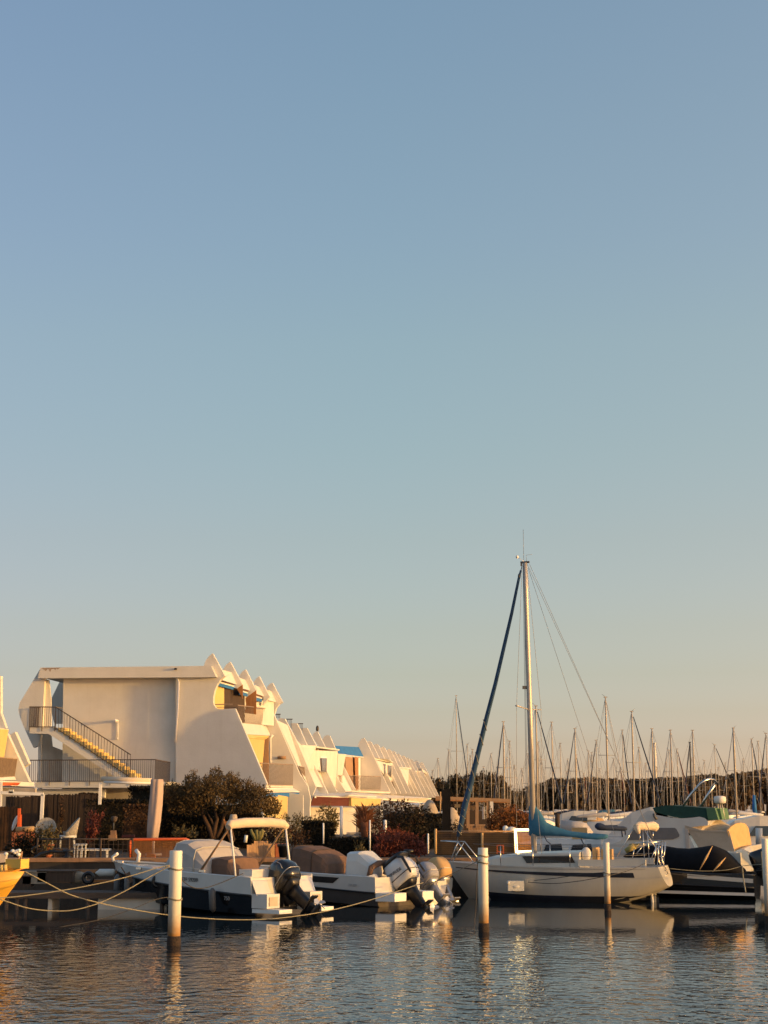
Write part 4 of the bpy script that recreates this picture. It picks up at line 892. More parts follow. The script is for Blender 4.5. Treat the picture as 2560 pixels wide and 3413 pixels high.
# --- motor cruiser with green flybridge canvas
nn = Vector((.37, .929, 0)); cp0 = P(2300, 2830, 56)
def cq(z, x, y, d=0.0): px, py = z(x, y); return on(px, py, cp0 + nn * d, nn)
cr_ = thing('motor_cruiser', 'white motor cruiser with dark green flybridge canvas, radar dome and beige aft enclosure', 'motor cruiser', cq(ZH, 700, 1330))
def cpr(nm, L, d, t, mt, z=ZH, par=None, lab=None):
    m = MB(); m.prism([cq(z, x, y, d) for x, y in L], nn * t); return obj(nm, m, M[mt], par or cr_, lab)
cpr('cabin', [(20, 1010), (60, 950), (200, 898), (335, 745), (400, 645), (470, 600), (530, 602), (548, 640), (700, 668), (800, 676), (900, 668), (980, 658), (1030, 672), (1065, 700), (1065, 745), (842, 768), (846, 780), (940, 968), (850, 1010)], 0, 2.7, 'gel')
cpr('hull', [(-60, 1010), (1350, 1010), (1420, 1200), (1400, 1300), (100, 1300)], -.15, 3.0, 'gel')
cpr('side_window', [(345, 768), (735, 768), (752, 778), (784, 838), (780, 856), (720, 882), (262, 890)], -.03, .05, 'glass_grey')
cpr('window_frame', [(835, 768), (872, 790), (880, 965), (848, 965)], -.02, .3, 'grey_cloth')
cpr('flybridge_canvas', [(520, 572), (560, 560), (640, 546), (720, 543), (760, 552), (900, 560), (1052, 574), (1062, 684), (1000, 662), (950, 655), (800, 674), (660, 645), (540, 612)], .1, 2.4, 'green')
cpr('canvas_end', [(1048, 575), (1132, 571), (1170, 690), (1068, 690)], .05, 2.2, 'green_clear')
cpr('canvas_end', [(1156, 583), (1184, 577), (1206, 685), (1178, 688)], .4, 1.6, 'green_clear')
m = MB(); m.prism([cq(ZH, 836, 742, 0), cq(ZH, 1040, 698, .6), cq(ZH, 1190, 690, 2.2), cq(ZH, 1330, 772, 2.2), cq(ZH, 1275, 802, 0), cq(ZH, 1000, 792, 0), cq(ZH, 840, 768, 0)], -UP * .05); obj('aft_canopy', m, M['beige'], cr_)
m = MB(); m.prism([cq(ZH, 858, 778, .02), cq(ZH, 1000, 796, .02), cq(ZH, 1276, 804, .02), cq(ZH, 1330, 1005, .02), cq(ZH, 975, 968, .02)], nn * .05); obj('side_curtain', m, M['beige'], cr_)
bk = [(1268, 790, 0), (1300, 752, .4), (1340, 728, .9), (1390, 716, 1.5), (1435, 726, 2.0), (1468, 770, 2.3), (1498, 935, 2.4), (1420, 960, 1.4), (1330, 1000, .1)]
m = MB(); m.prism([cq(ZH, x, y, d) for x, y, d in bk], -hv * .06); obj('aft_curtain', m, M['tan'], cr_)
m = MB(); m.prism([cq(ZP, 1238, 985, .1), cq(ZP, 1330, 935, 1.0), cq(ZP, 1590, 892, 3.0), cq(ZP, 1600, 1300, 3.0), cq(ZP, 1500, 1300, 2.0), cq(ZP, 1440, 1130, .6), cq(ZP, 1350, 1045, .1)], Vector((-.97, .24, 0)) * .1); obj('transom', m, M['gel_old'], cr_)
m = MB(); m.prism([cq(ZP, 1055, 1060, -.2), cq(ZP, 1180, 1050, -.2), cq(ZP, 1195, 1330, -.2), cq(ZP, 1180, 1260, -.2)], nn * .3); obj('quarter_panel', m, M['gel_old'], cr_)
m = MB(); m.loft([[cq(ZP, x0 + 60 * math.sin(math.pi * k / 6) * .3, y, -.25) + nn * (.35 * math.sin(math.pi * k / 6)) * -1 for k in range(0, 7)] for x0, y in ((1330, 1060), (1370, 1160), (1410, 1260), (1430, 1330))], True, False, False); obj('fender_cloth', m, M['grey_cloth'], cr_, fix=False)
m = MB(); m.box(cq(ZP, 1500, 1420, 1), (1.3, 1.6, .1)); m.tube([cq(ZP, 1400, 1440, .6), cq(ZP, 1470, 1470, .6), cq(ZP, 1620, 1470, .8)], .05, 6); obj('swim_platform', m, M['gel_old'], cr_)
def xq(x, y, d): return cq(ZX, x, y, d)
m = MB(); m.tube([xq(680, 1060, .3), xq(760, 940, .3), xq(880, 800, .3), xq(935, 762, .4), xq(985, 748, .6), xq(1035, 757, .9), xq(1068, 790, 1.2)], .045, 8); m.tube([xq(880, 1070, 2.2), xq(950, 960, 2.2), xq(1040, 815, 2.1)], .05, 8); m.tube([xq(1068, 790, 1.2), xq(1035, 815, 2.1)], .04, 8); obj('radar_arch', m, M['steel'], cr_)
m = MB(); c_ = xq(1104, 985, 1.0); m.loft([[c_ + Vector((math.cos(a) * r_, math.sin(a) * r_, z)) for a in [2 * math.pi * k / 14 for k in range(14)]] for r_, z in ((.12, -.14), (.21, -.12), (.225, 0), (.21, .10), (.1, .13))]); rd = obj('radar_dome', m, M['white_cloth'], cr_)
m = MB(); [m.tube([c_ + Vector((dx * .4, 0, -.12)), c_ + Vector((dx, 0, -.72))], .03, 6) for dx in (-.15, 0, .15)]; obj('radar_mast', m, M['alu'], rd)
m = MB(); m.tube([xq(342, 1145, -.1), xq(350, 1180, -.1), xq(376, 1215, -.1)], .05, 6); obj('handrail', m, M['mast_box'], cr_)
m = MB(); m.tube([cq(ZH, 260, 1005, -.3), cq(ZH, 340, 950, -.3)], .12, 8); m.prism([cq(ZH, 258, 1005, -.25), cq(ZH, 290, 925, -.25), cq(ZH, 385, 925, -.25), cq(ZH, 350, 965, -.25)], nn * .2); obj('bow_locker', m, mat('yellow_cover', (.42, .33, .10), .85), cr_)

# --- boat bow entering at the left
FL = Frame((-17.3, 36.2), (.95, -.30))
bl_ = thing('sailboat', 'sunlit yellow bow of a boat moored at the left edge of the frame', 'sailboat', (-9.5, 34, 0))
Yl = 34.0
def lq(z, x, y, d=0): return P(*z(x, y), Yl + d)
def bow_ring(x):                                    # cross sections of the bow, x metres aft of the stem head
    return x
tip = lq(ZK, 460, 1130); bf = Vector((.90, -.44, 0)).normalized(); bp_ = Vector((-bf.y, bf.x, 0))
rings = []
for i in range(9):
    t = i / 8; xb = t * 4.5; hb_ = 1.35 * (1 - (1 - t) ** 2.0) * .95 + .012
    zt = tip.z - .03 * xb; c = Vector((tip.x, tip.y, 0)) - bf * xb; ring = []
    for k in range(6):
        v = k / 5; z = zt + (-.3 - zt) * v; y = hb_ * (1 - v ** 1.6 * .75)
        back = (zt - z) * .88 * max(0, 1 - t * 1.6)
        ring.append(c - bf * back + bp_ * -y + UP * z)
    for k in range(5, -1, -1):
        v = k / 5; z = zt + (-.3 - zt) * v; y = hb_ * (1 - v ** 1.6 * .75); back = (zt - z) * .88 * max(0, 1 - t * 1.6)
        ring.append(c - bf * back + bp_ * y + UP * z)
    rings.append(ring)
m = MB(); m.loft(rings); obj('hull', m, M['skin_shell'], bl_)
m = MB(); m.box(tip - bf * .22 + UP * .16, (.42, .28, .20), (bf, bp_, UP)); m.prism([tip + UP * .06 - bf * .05 - bp_ * .1, tip + UP * .05 - bf * .55 - bp_ * .1, tip - UP * .28 - bf * .75 - bp_ * .25, tip - UP * .02 - bf * .32 - bp_ * .15], bp_ * .2); obj('bow_roller', m, M['skin_shell'], bl_)
m = MB(); m.tube([lq(ZK, 270, 1050), lq(ZK, 350, 880, .1), lq(ZK, 405, 770, .2)], .02, 6); m.tube([lq(ZK, 375, 1000, .4), lq(ZK, 405, 770, .2), lq(ZK, 330, 765, .2), lq(ZK, 0, 785, .6)], .02, 6); obj('pulpit', m, M['wood_pale'], bl_)
m = MB(); [m.ell(lq(ZK, x, y), (.05, .04, .04), 7, 5) for x, y in ((235, 755), (275, 780), (310, 760), (350, 748), (110, 810), (340, 820))]; obj('pulpit_fitting', m, M['white_paint'], bl_)
m = MB(); m.tube([lq(ZK, 30, 1010), lq(ZK, 30, 1120)], .05, 8); m.tube([lq(ZK, 95, 1005), lq(ZK, 95, 1115)], .05, 8); obj('bow_post', m, M['cream'], bl_)
m = MB(); m.prism([lq(ZK, -40, 800, 1), lq(ZK, 110, 810, 1), lq(ZK, 85, 960, 1), lq(ZK, -40, 980, 1)], Vector((0, .2, 0))); obj('spray_cloth', m, M['grey_cloth'], bl_)

# ---------------------------------------------------------------- mooring piles and lines
def pile(px, y0, y1, wpx, label, dark=.30):
    p = onz(px, y1, 0); r_ = wpx / FPX * p.y / 2 / 1.02; top = P(px, y0, p.y).z
    T = thing('mooring_pile', label, 'mooring pile', (p.x, p.y, 0), 'white mooring piles standing in the water')
    m = MB(); m.tube([p + UP * .2, p + UP * (top - .01), p + UP * top], [r_, r_, r_ * .97], 24); obj('shaft', m, M['pile'], T)
    m = MB(); m.tube([p - UP * 1.2, p - UP * .02, p + UP * .08, p + UP * .15, p + UP * .205], [r_ * 1.05, r_ * 1.06, r_ * 1.12, r_ * 1.06, r_ * 1.02], 24); obj('growth_band', m, M['growth'], T)
    return T, p, r_, top
pm = mat('white_pile', (.80, .78, .70), .55, c2=(.74, .70, .60), scale=3, stretch=(1, 1, .25)); M['pile'] = pm
# rust staining that rises from the waterline
N = pm.node_tree.nodes; L = pm.node_tree.links; bs = N['Principled BSDF']; src = bs.inputs['Base Color'].links[0].from_socket
tc2 = N.new('ShaderNodeTexCoord'); s2 = N.new('ShaderNodeSeparateXYZ'); L.new(tc2.outputs['Object'], s2.inputs[0])
nz2 = N.new('ShaderNodeTexNoise'); nz2.inputs['Scale'].default_value = 9; L.new(tc2.outputs['Object'], nz2.inputs['Vector'])
ad = N.new('ShaderNodeMath'); ad.operation = 'MULTIPLY_ADD'; L.new(nz2.outputs[0], ad.inputs[0]); ad.inputs[1].default_value = -.35; L.new(s2.outputs['Z'], ad.inputs[2])
r2 = N.new('ShaderNodeMapRange'); r2.inputs['From Min'].default_value = .02; r2.inputs['From Max'].default_value = .50; r2.inputs['To Min'].default_value = .9; r2.inputs['To Max'].default_value = 0; L.new(ad.outputs[0], r2.inputs['Value'])
mx = N.new('ShaderNodeMix'); mx.data_type = 'RGBA'; L.new(r2.outputs[0], mx.inputs[0]); L.new(src, mx.inputs[6]); mx.inputs[7].default_value = (.50, .24, .05, 1); L.new(mx.outputs[2], bs.inputs['Base Color'])
M['growth'] = mat('mussel_growth', (.055, .032, .02), .85, c2=(.014, .010, .008), scale=25, bump=1, bscale=40)
p1_, pp1, pr1, pt1 = pile(579, 2835, 3152, 42, 'nearest and thickest white mooring pile, in front of the black speedboat')
p2_, pp2, pr2, pt2 = pile(1613, 2826, 3106, 33, 'white mooring pile in front of the sailboat bow')
p3_, pp3, pr3, pt3 = pile(2026, 2808, 3036, 21, 'slim white mooring pile crossing the sailboat near its stern')
p4_, pp4, pr4, pt4 = pile(2562, 2795, 3080, 22, 'white mooring pile cut by the right edge of the frame')
for (T, p, r_, zz) in ((p1_, pp1, pr1, 1.62), (p1_, pp1, pr1, .98), (p2_, pp2, pr2, 1.78), (p2_, pp2, pr2, 1.62), (p3_, pp3, pr3, 1.05)):
    m = MB(); m.tube([p + Vector((math.cos(a) * (r_ + .012), math.sin(a) * (r_ + .012), zz + .02 * math.sin(a * 2))) for a in [2 * math.pi * k / 16 for k in range(17)]], .018 if T != p3_ else .014, 6); obj('rope_ring', m, M['rope'], T)
def line(label, pts, r_=.016, mt='rope', nm='mooring_line'):
    """pts: (px, py, depth) along the rope, smoothed"""
    W = [P(a, b, d) for a, b, d in pts]; out = []
    for i in range(len(W) - 1):
        p0, p1, p2, p3 = W[max(i - 1, 0)], W[i], W[i + 1], W[min(i + 2, len(W) - 1)]
        for k in range(8):
            t = k / 8; out.append(.5 * ((2 * p1) + (p2 - p0) * t + (2 * p0 - 5 * p1 + 4 * p2 - p3) * t * t + (3 * p1 - p0 - 3 * p2 + p3) * t ** 3))
    out.append(W[-1]); m = MB(); m.tube(out, r_, 6); return single(nm, m, M[mt], label, 'rope')
line('long pale rope sagging from the yellow bow to the white outboard', [(83, 2905, 34), (160, 2945, 34.5), (240, 2984, 35), (360, 3016, 36), (480, 3038, 37), (555, 3049, 37.5), (640, 3058, 38), (760, 3065, 39), (880, 3064, 40), (1000, 3052, 41), (1120, 3030, 42.5), (1220, 3004, 44), (1310, 2976, 45.5), (1410, 2942, 47)], .013)
line('rope running from the left edge up to the nearest pile in a shallow curve', [(-30, 2995, 31), (60, 2988, 31.3), (200, 2969, 31.8), (330, 2945, 32.2), (430, 2921, 32.6), (520, 2894, 32.9), (566, 2884, 33)], .011)
line('rope hanging in a deep curve from the left edge to the nearest pile', [(-30, 2990, 31), (20, 3004, 31.2), (90, 3026, 31.5), (160, 3035, 31.8), (240, 3034, 32), (330, 3010, 32.3), (420, 2968, 32.6), (500, 2922, 32.9), (566, 2886, 33)], .012)
line('thin dark rope lying on the water left of the nearest pile', [(200, 3090, 36), (330, 3066, 36.5), (440, 3030, 37), (530, 2995, 37.6), (600, 2990, 39)], .009, 'rope_dark')
line('dark rope drooping beside the black hull of the speedboat', [(604, 2932, 42), (640, 2957, 42.3), (680, 2960, 42.6), (730, 2945, 42.9), (790, 2920, 43.2), (810, 2912, 43.4)], .012, 'rope_dark')
line('rope sagging along the white sailboat hull towards its stern pile', [(1760, 2940, 48.4), (1840, 2945, 47.5), (1920, 2938, 46.8), (2012, 2922, 44.5), (2090, 2903, 46.5), (2150, 2878, 48.7)], .011, 'rope_dark')
line('upper dark rope between sailboat hull and stern pile', [(1780, 2935, 48.6), (1860, 2926, 47.5), (1940, 2914, 46), (2016, 2908, 44.1)], .011, 'rope_dark')
line('pale rope from the grey outboard to the pile before the sailboat', [(1420, 2950, 48), (1480, 2925, 46), (1540, 2896, 43), (1602, 2866, 37)], .010)
line('rope across the black tarpaulin towards the right edge', [(2232, 2895, 48.9), (2330, 2903, 49), (2420, 2900, 49), (2480, 2886, 49), (2560, 2880, 48)], .011)
line('lower rope across the covered speedboat hull', [(2236, 2912, 48.7), (2330, 2920, 48.8), (2430, 2915, 49), (2552, 2898, 47)], .010, 'rope_dark')
line('brown rope hanging into the water beside the covered outboard', [(2474, 2889, 48.5), (2478, 2930, 48.4), (2486, 2975, 48)], .02, 'rope')
line('dark line hanging from the pile before the sailboat bow', [(1592, 2880, 36), (1588, 2940, 36), (1587, 3000, 36), (1583, 3060, 36), (1580, 3110, 35.7)], .012, 'rope_dark')
line('frayed orange rope end hanging at the right edge', [(2538, 2838, 48), (2540, 2870, 48), (2544, 2930, 48)], .02, 'rope')

# ---------------------------------------------------------------- unseen shape added off-frame to throw the curved shadow on the end wall
m = shade_wall([(465, 2790), (470, 2560), (488, 2500), (505, 2440), (512, 2400), (516, 2290), (505, 2272), (583, 2275), (583, 2462), (600, 2445), (640, 2400), (690, 2373), (786, 2360), (900, 2620), (900, 2790)], 34)
g = MB(); g.box((26.5, 63.5, 0), (16, 14, 2.0)); struct('caster_base', g, M['quaywall'])  # platform added out of view to carry the shadow caster
single('shadow_caster', m, M['render_far'], 'unseen white shape added beyond the right edge to shade the end wall', 'house')

# ---------------------------------------------------------------- garden, terraces and quay furniture (left half)
rg = random.Random(11)
def leafobj(name, parts, m, label, cat, size, trunk=None, group=None, up=0, extra=None):
    """parts: list of (centre, radii, number of leaves)"""
    base = min((c[2] - r[2] for c, r, n in parts)); cx = parts[0][0]
    T = thing(name, label, cat, (cx[0], cx[1], min(base, 1.2)), group)
    mb = MB()
    for c, r, n in parts: mb.leaves(c, r, n, size, rg, up=up)
    sp = mb
    for c, r, n in parts:
        for _ in range(int(6 + r[0] * 10)):
            an = rg.uniform(0, 6.28); q = rg.uniform(.2, .95); a = Vector(c) + Vector((math.cos(an) * r[0] * q, math.sin(an) * r[1] * q, r[2] * (1 - q * q) ** .5 * .8)); L_ = rg.uniform(.12, .34) * (size / .06) ** .8
            b = a + Vector((math.cos(an) * L_ * .5, 0, L_)); sp.tube([a, b], [.008 * size / .06, .003 * size / .06], 4, cap=False); sp.leaves((a + b) / 2, (.05, .05, L_ * .5), 5, size * .8, rg, 0, 1)
    obj('foliage', mb, m, T, fix=False)
    if trunk:
        tb = MB()
        for L, r0, r1 in trunk:
            k = len(L); tb.tube(L, [r0 + (r1 - r0) * i / (k - 1) for i in range(k)], 7)
        obj('trunk', tb, M['bark'], T)
    return T
def boxleaf(name, a, b, n, m, label, cat, size):
    """clipped hedge: leaves spread through a box, denser at the faces"""
    mb = MB(); a = Vector(a); b = Vector(b); d = b - a
    mb.box((a + b) / 2, (abs(d.x) * .9, abs(d.y) * .8, abs(d.z) * .94))
    for _ in range(n):
        u = Vector((rg.random(), rg.random() * .35, rg.random()))
        if rg.random() < .35: u.z = 1 + rg.uniform(-.02, .05) * (1.5 / max(.4, d.z)); u.y = rg.random()
        p = a + Vector((u.x * d.x, u.y * d.y, u.z * d.z)); mb.leaves(p, (.05, .05, .05), 1, size, rg, 0)
    T = single(name, mb, m, label, cat, fix=False); return T
def xat(px, Y): return P(px, 2700, Y).x
def zat(py, Y): return P(1280, py, Y).z
G0 = 1.14
# reed screens
def screen(px0, px1, ytop, Y, label, mt='reed', yb=None):
    m = MB(); x0, x1 = xat(px0, Y), xat(px1, Y); zt = zat(ytop, Y); n = max(4, int((x1 - x0) / .055))
    for i in range(n):
        x = x0 + (x1 - x0) * (i + .5) / n; m.box((x, Y + rg.uniform(-.015, .015), (zt + G0) / 2 + rg.uniform(-.03, .03)), ((x1 - x0) / n * .96, .04, zt - G0))
    T = thing('reed_screen', label, 'screen', ((x0 + x1) / 2, Y, G0)); obj('reeds', m, M[mt], T)
    m = MB(); [m.box((x, Y + .05, (zt + G0) / 2), (.07, .05, zt - G0 + .05)) for x in (x0 + .05, (x0 + x1) / 2, x1 - .05)]; obj('screen_post', m, M['wood_dark'], T) if False else None
    return T
screen(18, 122, 2655, 64.5, 'dark reed screen behind the white frame at the left', yb=2700)
screen(100, 318, 2648, 65.5, 'tall dark reed screen behind the two white garden chairs')
screen(-60, 66, 2690, 60.5, 'reddish reed panel with orange end post at the left edge', 'hedge_brown')
m = MB(); m.bar(P(*ZT(325, 675), 60), P(*ZT(310, 1170), 60), .1, .1, up=XYZ[1]); m.bar(P(*ZT(345, 780), 60.1), P(*ZT(335, 1230), 60.1), .08, .08, up=XYZ[1]); single('screen_post', m, M['orange'], 'bright orange sunlit post at the end of the reddish panel', 'post')
m = MB(); m.ell(P(*ZT(248, 920), 60.2), (.08, .05, .30), 10, 8, (Vector((.9, 0, -.3)), XYZ[1], Vector((.3, 0, .95)))); single('wall_plate', m, M['white_paint'], 'pale oval plate hanging on the reddish reed panel', 'plate')
# clipped hedges
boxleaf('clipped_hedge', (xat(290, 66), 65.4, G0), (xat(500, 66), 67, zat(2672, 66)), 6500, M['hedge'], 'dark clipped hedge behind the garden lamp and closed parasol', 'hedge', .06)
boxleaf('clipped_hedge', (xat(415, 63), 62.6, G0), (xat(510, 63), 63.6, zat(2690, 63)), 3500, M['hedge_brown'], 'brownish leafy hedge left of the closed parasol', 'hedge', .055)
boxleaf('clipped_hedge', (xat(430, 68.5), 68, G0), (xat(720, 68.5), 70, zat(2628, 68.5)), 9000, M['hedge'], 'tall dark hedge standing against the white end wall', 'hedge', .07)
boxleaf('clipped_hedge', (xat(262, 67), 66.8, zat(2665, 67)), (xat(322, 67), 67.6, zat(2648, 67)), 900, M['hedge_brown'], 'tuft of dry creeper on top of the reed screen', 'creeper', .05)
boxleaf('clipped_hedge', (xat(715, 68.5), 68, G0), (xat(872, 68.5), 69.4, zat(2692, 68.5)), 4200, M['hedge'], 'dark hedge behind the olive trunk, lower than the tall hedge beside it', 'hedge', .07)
# olive tree
Yo = 66.0
oc = lambda px, py, d=0: P(px, py, Yo + d)
par = []
for px, py, rx, rz, n in ((615, 2655, .95, .52, 1300), (668, 2628, .95, .5, 1300), (730, 2618, .95, .5, 1400), (795, 2634, .95, .5, 1400), (860, 2660, .8, .42, 1200), (905, 2690, .45, .34, 800), (700, 2650, 1.2, .5, 1700), (800, 2660, .9, .4, 1100), (580, 2655, .6, .35, 500), (640, 2694, .7, .36, 520), (775, 2692, .8, .32, 520), (850, 2694, .6, .26, 380), (590, 2690, .5, .34, 360), (640, 2598, .35, .28, 260), (720, 2580, .3, .3, 260), (770, 2600, .35, .25, 260), (570, 2640, .5, .4, 600), (850, 2640, .4, .28, 300)):
    par.append((oc(px, py, rg.uniform(-.6, .6)), (rx, rx * 1.1, rz), n))
olive = leafobj('olive_tree', par, M['olive'], 'wide olive tree with twisted trunk in front of the white end wall', 'tree', .052,
    [([oc(770 - 60, 2795), oc(702, 2770), oc(690, 2745), oc(676, 2715), oc(672, 2690)], .13, .05), ([oc(712, 2795), oc(716, 2760), oc(724, 2730), oc(716, 2700)], .12, .05), ([oc(720, 2790), oc(738, 2760), oc(746, 2720), oc(770, 2690)], .10, .04), ([oc(716, 2760), oc(705, 2735), oc(690, 2708)], .06, .03)], up=.3)
# thin twigs shooting from the crown top
m = MB()
for _ in range(130):
    px = rg.uniform(565, 905); py = 2600 + abs(px - 715) * .22 + rg.uniform(-5, 25); a = oc(px, py + 30, rg.uniform(-.5, .5)); b = a + Vector((rg.uniform(-.12, .12), 0, rg.uniform(.25, .8))); m.tube([a, b], [.012, .004], 4, cap=False); m.leaves((a + b) / 2, (.07, .07, .3), 15, .05, rg, 0, 1)
obj('twigs', m, M['olive'], olive, fix=False)
# dark mass of shrubs beneath the olive
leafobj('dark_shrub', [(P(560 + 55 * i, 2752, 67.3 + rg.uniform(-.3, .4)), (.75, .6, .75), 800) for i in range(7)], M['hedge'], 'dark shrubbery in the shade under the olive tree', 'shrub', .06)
leafobj('garden_plant', [(P(600, 2776, 60), (.32, .3, .16), 260), (P(640, 2780, 60), (.25, .3, .13), 200)], M['grassy'], 'low dry plants in the shade behind the grey canvas hood', 'plant', .05)
# white steel frame of the pergola
Yp = 61.5
def frame(label, L, w, Y, nm='pergola', cat='pergola', mt='white_paint', grp=None):
    T = thing(nm, label, cat, P(L[0][0], L[0][1], Y))
    for (a, b, c, d, k) in L:
        m = MB(); m.bar(P(a, b, Y), P(c, d, Y), w, w, up=XYZ[1]); obj(k, m, M[mt], T)
    return T
pg = frame('white steel pergola frame at the left, before the reed screens', [(6, 2642, 145, 2647, 'beam'), (2, 2606, -2, 2800, 'post'), (143, 2648, 135, 2790, 'post')], .12, Yp)
m = MB(); m.box(P(37, 2638, Yp), (.18, .12, .14)); obj('lamp', m, M['fender'], pg)
# roller awning on its post
Ya = 63.0
aw = thing('roller_awning', 'rolled cream awning on a white post before the terrace', 'awning', P(333, 2700, Ya))
m = MB(); m.tube([P(*ZU(185, 78), Ya), P(*ZU(1000, 108), Ya)], .10, 14); roll = obj('roller', m, M['cream_cloth'], aw)
m = MB(); m.tube([P(*ZU(225, 132), Ya - .12), P(*ZU(1000, 150), Ya - .12)], .045, 8); obj('front_bar', m, M['white_paint'], aw)
m = MB(); m.bar(P(*ZU(172, 140), Ya), P(*ZU(158, 495), Ya), .11, .11, up=XYZ[1]); obj('post', m, M['white_paint'], aw)
m = MB(); m.bar(P(*ZU(1010, 140), Ya), P(*ZU(1010, 900), Ya), .1, .1, up=XYZ[1]); obj('post', m, M['white_paint'], aw)
# closed parasol
Yc = 58.5
T = thing('closed_parasol', 'closed pinkish grey parasol standing tall on the quay garden', 'parasol', P(515, 2805, Yc))
prof = [(1085, 85, 90), (1085, 130, 94), (1078, 300, 98), (1062, 520, 102), (1042, 760, 98), (1030, 900, 92), (1018, 1045, 84), (1015, 1055, 70)]
rings = []
for i, (cx, y, hw) in enumerate(prof):
    c = P(*ZU(cx, y), Yc); r_ = hw / 4.879 / FPX * Yc
    rings.append([c + Vector((math.cos(a), math.sin(a), 0)) * r_ * (1 + .11 * math.sin(5 * a + i * .45) + .04 * math.sin(9 * a)) for a in [2 * math.pi * k / 30 for k in range(30)]])
m = MB(); m.loft(rings); obj('cloth', m, mat('parasol_cloth', (.50, .38, .32), .9, c2=(.43, .33, .28), scale=3, bump=.5, bscale=5), T)
m = MB(); m.tube([P(*ZU(1035, 1050), Yc), P(*ZU(1035, 1300), Yc)], .05, 8); m.tube([P(*ZU(1035, 1290), Yc), P(*ZU(1035, 1345), Yc)], .3, 12); obj('pole', m, M['grey_cloth'], T)
# lantern on stone pillar
Yl2 = 60
T = thing('garden_lamp', 'small lantern on a stone pedestal between hedge and reed screen', 'lamp', P(*ZU(380, 1060), Yl2))
m = MB(); m.box(P(*ZU(382, 960), Yl2), (.2, .2, .2)); m.box(P(*ZU(370, 1035), Yl2), (.28, .28, .2)); obj('pedestal', m, M['stone'], T)
m = MB(); m.tube([P(*ZU(385, 910), Yl2), P(*ZU(385, 780), Yl2)], .025, 6); obj('stem', m, M['fender_dark'], T)
m = MB(); m.tube([P(*ZU(387, 785), Yl2), P(*ZU(392, 760), Yl2), P(*ZU(398, 700), Yl2), P(*ZU(398, 685), Yl2)], [.05, .1, .13, .06], 8); obj('lantern', m, M['deckwood'], T)
# rattan chairs
def tub_chair(c, rot, label):
    T = thing('garden_chair', label, 'chair', c, 'white rattan garden chairs'); X = Vector((math.cos(rot), math.sin(rot), 0)); Y_ = Vector((-math.sin(rot), math.cos(rot), 0))
    m = MB(); inn, out = [], []
    for k in range(15):
        a = R(-20 + 220 * k / 14); h = .45 + .48 * max(0, math.sin(a)) ** .8 + .12
        r0 = .31
        out.append([c + X * math.cos(a) * r0 * 1.25 + Y_ * math.sin(a) * r0 * 1.35 + UP * h, c + X * math.cos(a) * r0 + Y_ * math.sin(a) * r0 + UP * .38,
                    c + X * math.cos(a) * (r0 - .04) + Y_ * math.sin(a) * (r0 - .04) + UP * .38, c + X * math.cos(a) * (r0 * 1.25 - .04) + Y_ * math.sin(a) * (r0 * 1.35 - .04) + UP * h])
    m.loft(out, True, True, True); obj('shell', m, M['rattan'], T)
    m = MB(); m.tube([c + UP * .36, c + UP * .44], .33, 16); obj('seat', m, M['fender'], T)
    for sx, sy in ((1, 1), (-1, 1), (1, -1), (-1, -1)):
        m = MB(); m.tube([c + X * .24 * sx + Y_ * .22 * sy + UP * .37, c + X * .27 * sx + Y_ * .25 * sy], .022, 6); obj('leg', m, M['fender'], T)
cz = lambda px, Y: Vector((xat(px, Y), Y, G0))
tub_chair(cz(154, 55.6) + UP * .36, R(8), 'white rattan tub chair turned to face the water, grass before it')
tub_chair(cz(228, 55.4) + UP * .36, R(-75), 'white rattan tub chair seen from the side, right of its twin')
m = MB(); m.box((xat(190, 55.6), 55.6, G0 + .17), (2.6, 1.5, .34)); single('garden_deck', m, M['wood_dark'], 'dark raised deck under the two rattan chairs', 'deck')
# table, stools, pots, fence along the quay edge
Yf = 53.7
def chainfence(px0, px1, ytop, ybot, Y, label, pitch=.11, mt='dark_metal', posts=3, r_=.006, toprail=.03):
    x0, x1 = xat(px0, Y), xat(px1, Y); zt, zb = zat(ytop, Y), zat(ybot, Y)
    T = thing('mesh_fence', label, 'fence', ((x0 + x1) / 2, Y, zb)); m = MB()
    n = int((x1 - x0) / pitch)
    for i in range(n + 1): x = x0 + (x1 - x0) * i / n; m.bar((x, Y, zb), (x, Y, zt), r_ * 2, r_ * 2, up=XYZ[1])
    k = int((zt - zb) / pitch)
    for i in range(k + 1): z = zb + (zt - zb) * i / k; m.bar((x0, Y + .012, z), (x1, Y + .012, z), r_ * 2, r_ * 2)
    obj('wire_mesh', m, M[mt], T)
    if toprail: m = MB(); m.tube([(x0, Y, zt), (x1, Y, zt)], toprail, 6); obj('top_rail', m, M[mt], T)
    for i in range(posts):
        x = x0 + (x1 - x0) * i / max(1, posts - 1); m = MB(); m.tube([(x, Y - .02, zb), (x, Y - .02, zt + .04)], .035, 8); obj('post', m, M['wood_dark'], T)
    return T
chainfence(130, 445, 2797, 2866, Yf, 'low dark wire fence along the quay edge before the garden chairs', .16, posts=4)
T = thing('net_goal', 'orange pipe frame strung with brown netting on the quay', 'net frame', P(434, 2862, 54.6))
m = MB(); m.tube([P(434, 2862, 54.6), P(434, 2808, 54.6), P(437, 2801, 54.6), P(446, 2798, 54.6), P(620, 2797, 54.6), P(628, 2800, 54.6), P(631, 2808, 54.6), P(631, 2862, 54.6)], .05, 8); obj('frame', m, M['orange'], T)
m = MB()
for i in range(48): px = 440 + 188 * i / 47; m.bar(P(px, 2802, 54.6), P(px, 2860, 54.6), .014, .014, up=XYZ[1])
for i in range(17): py = 2803 + 56 * i / 16; m.bar(P(438, py, 54.62), P(630, py, 54.62), .014, .014)
obj('netting', m, M['wood'], T)
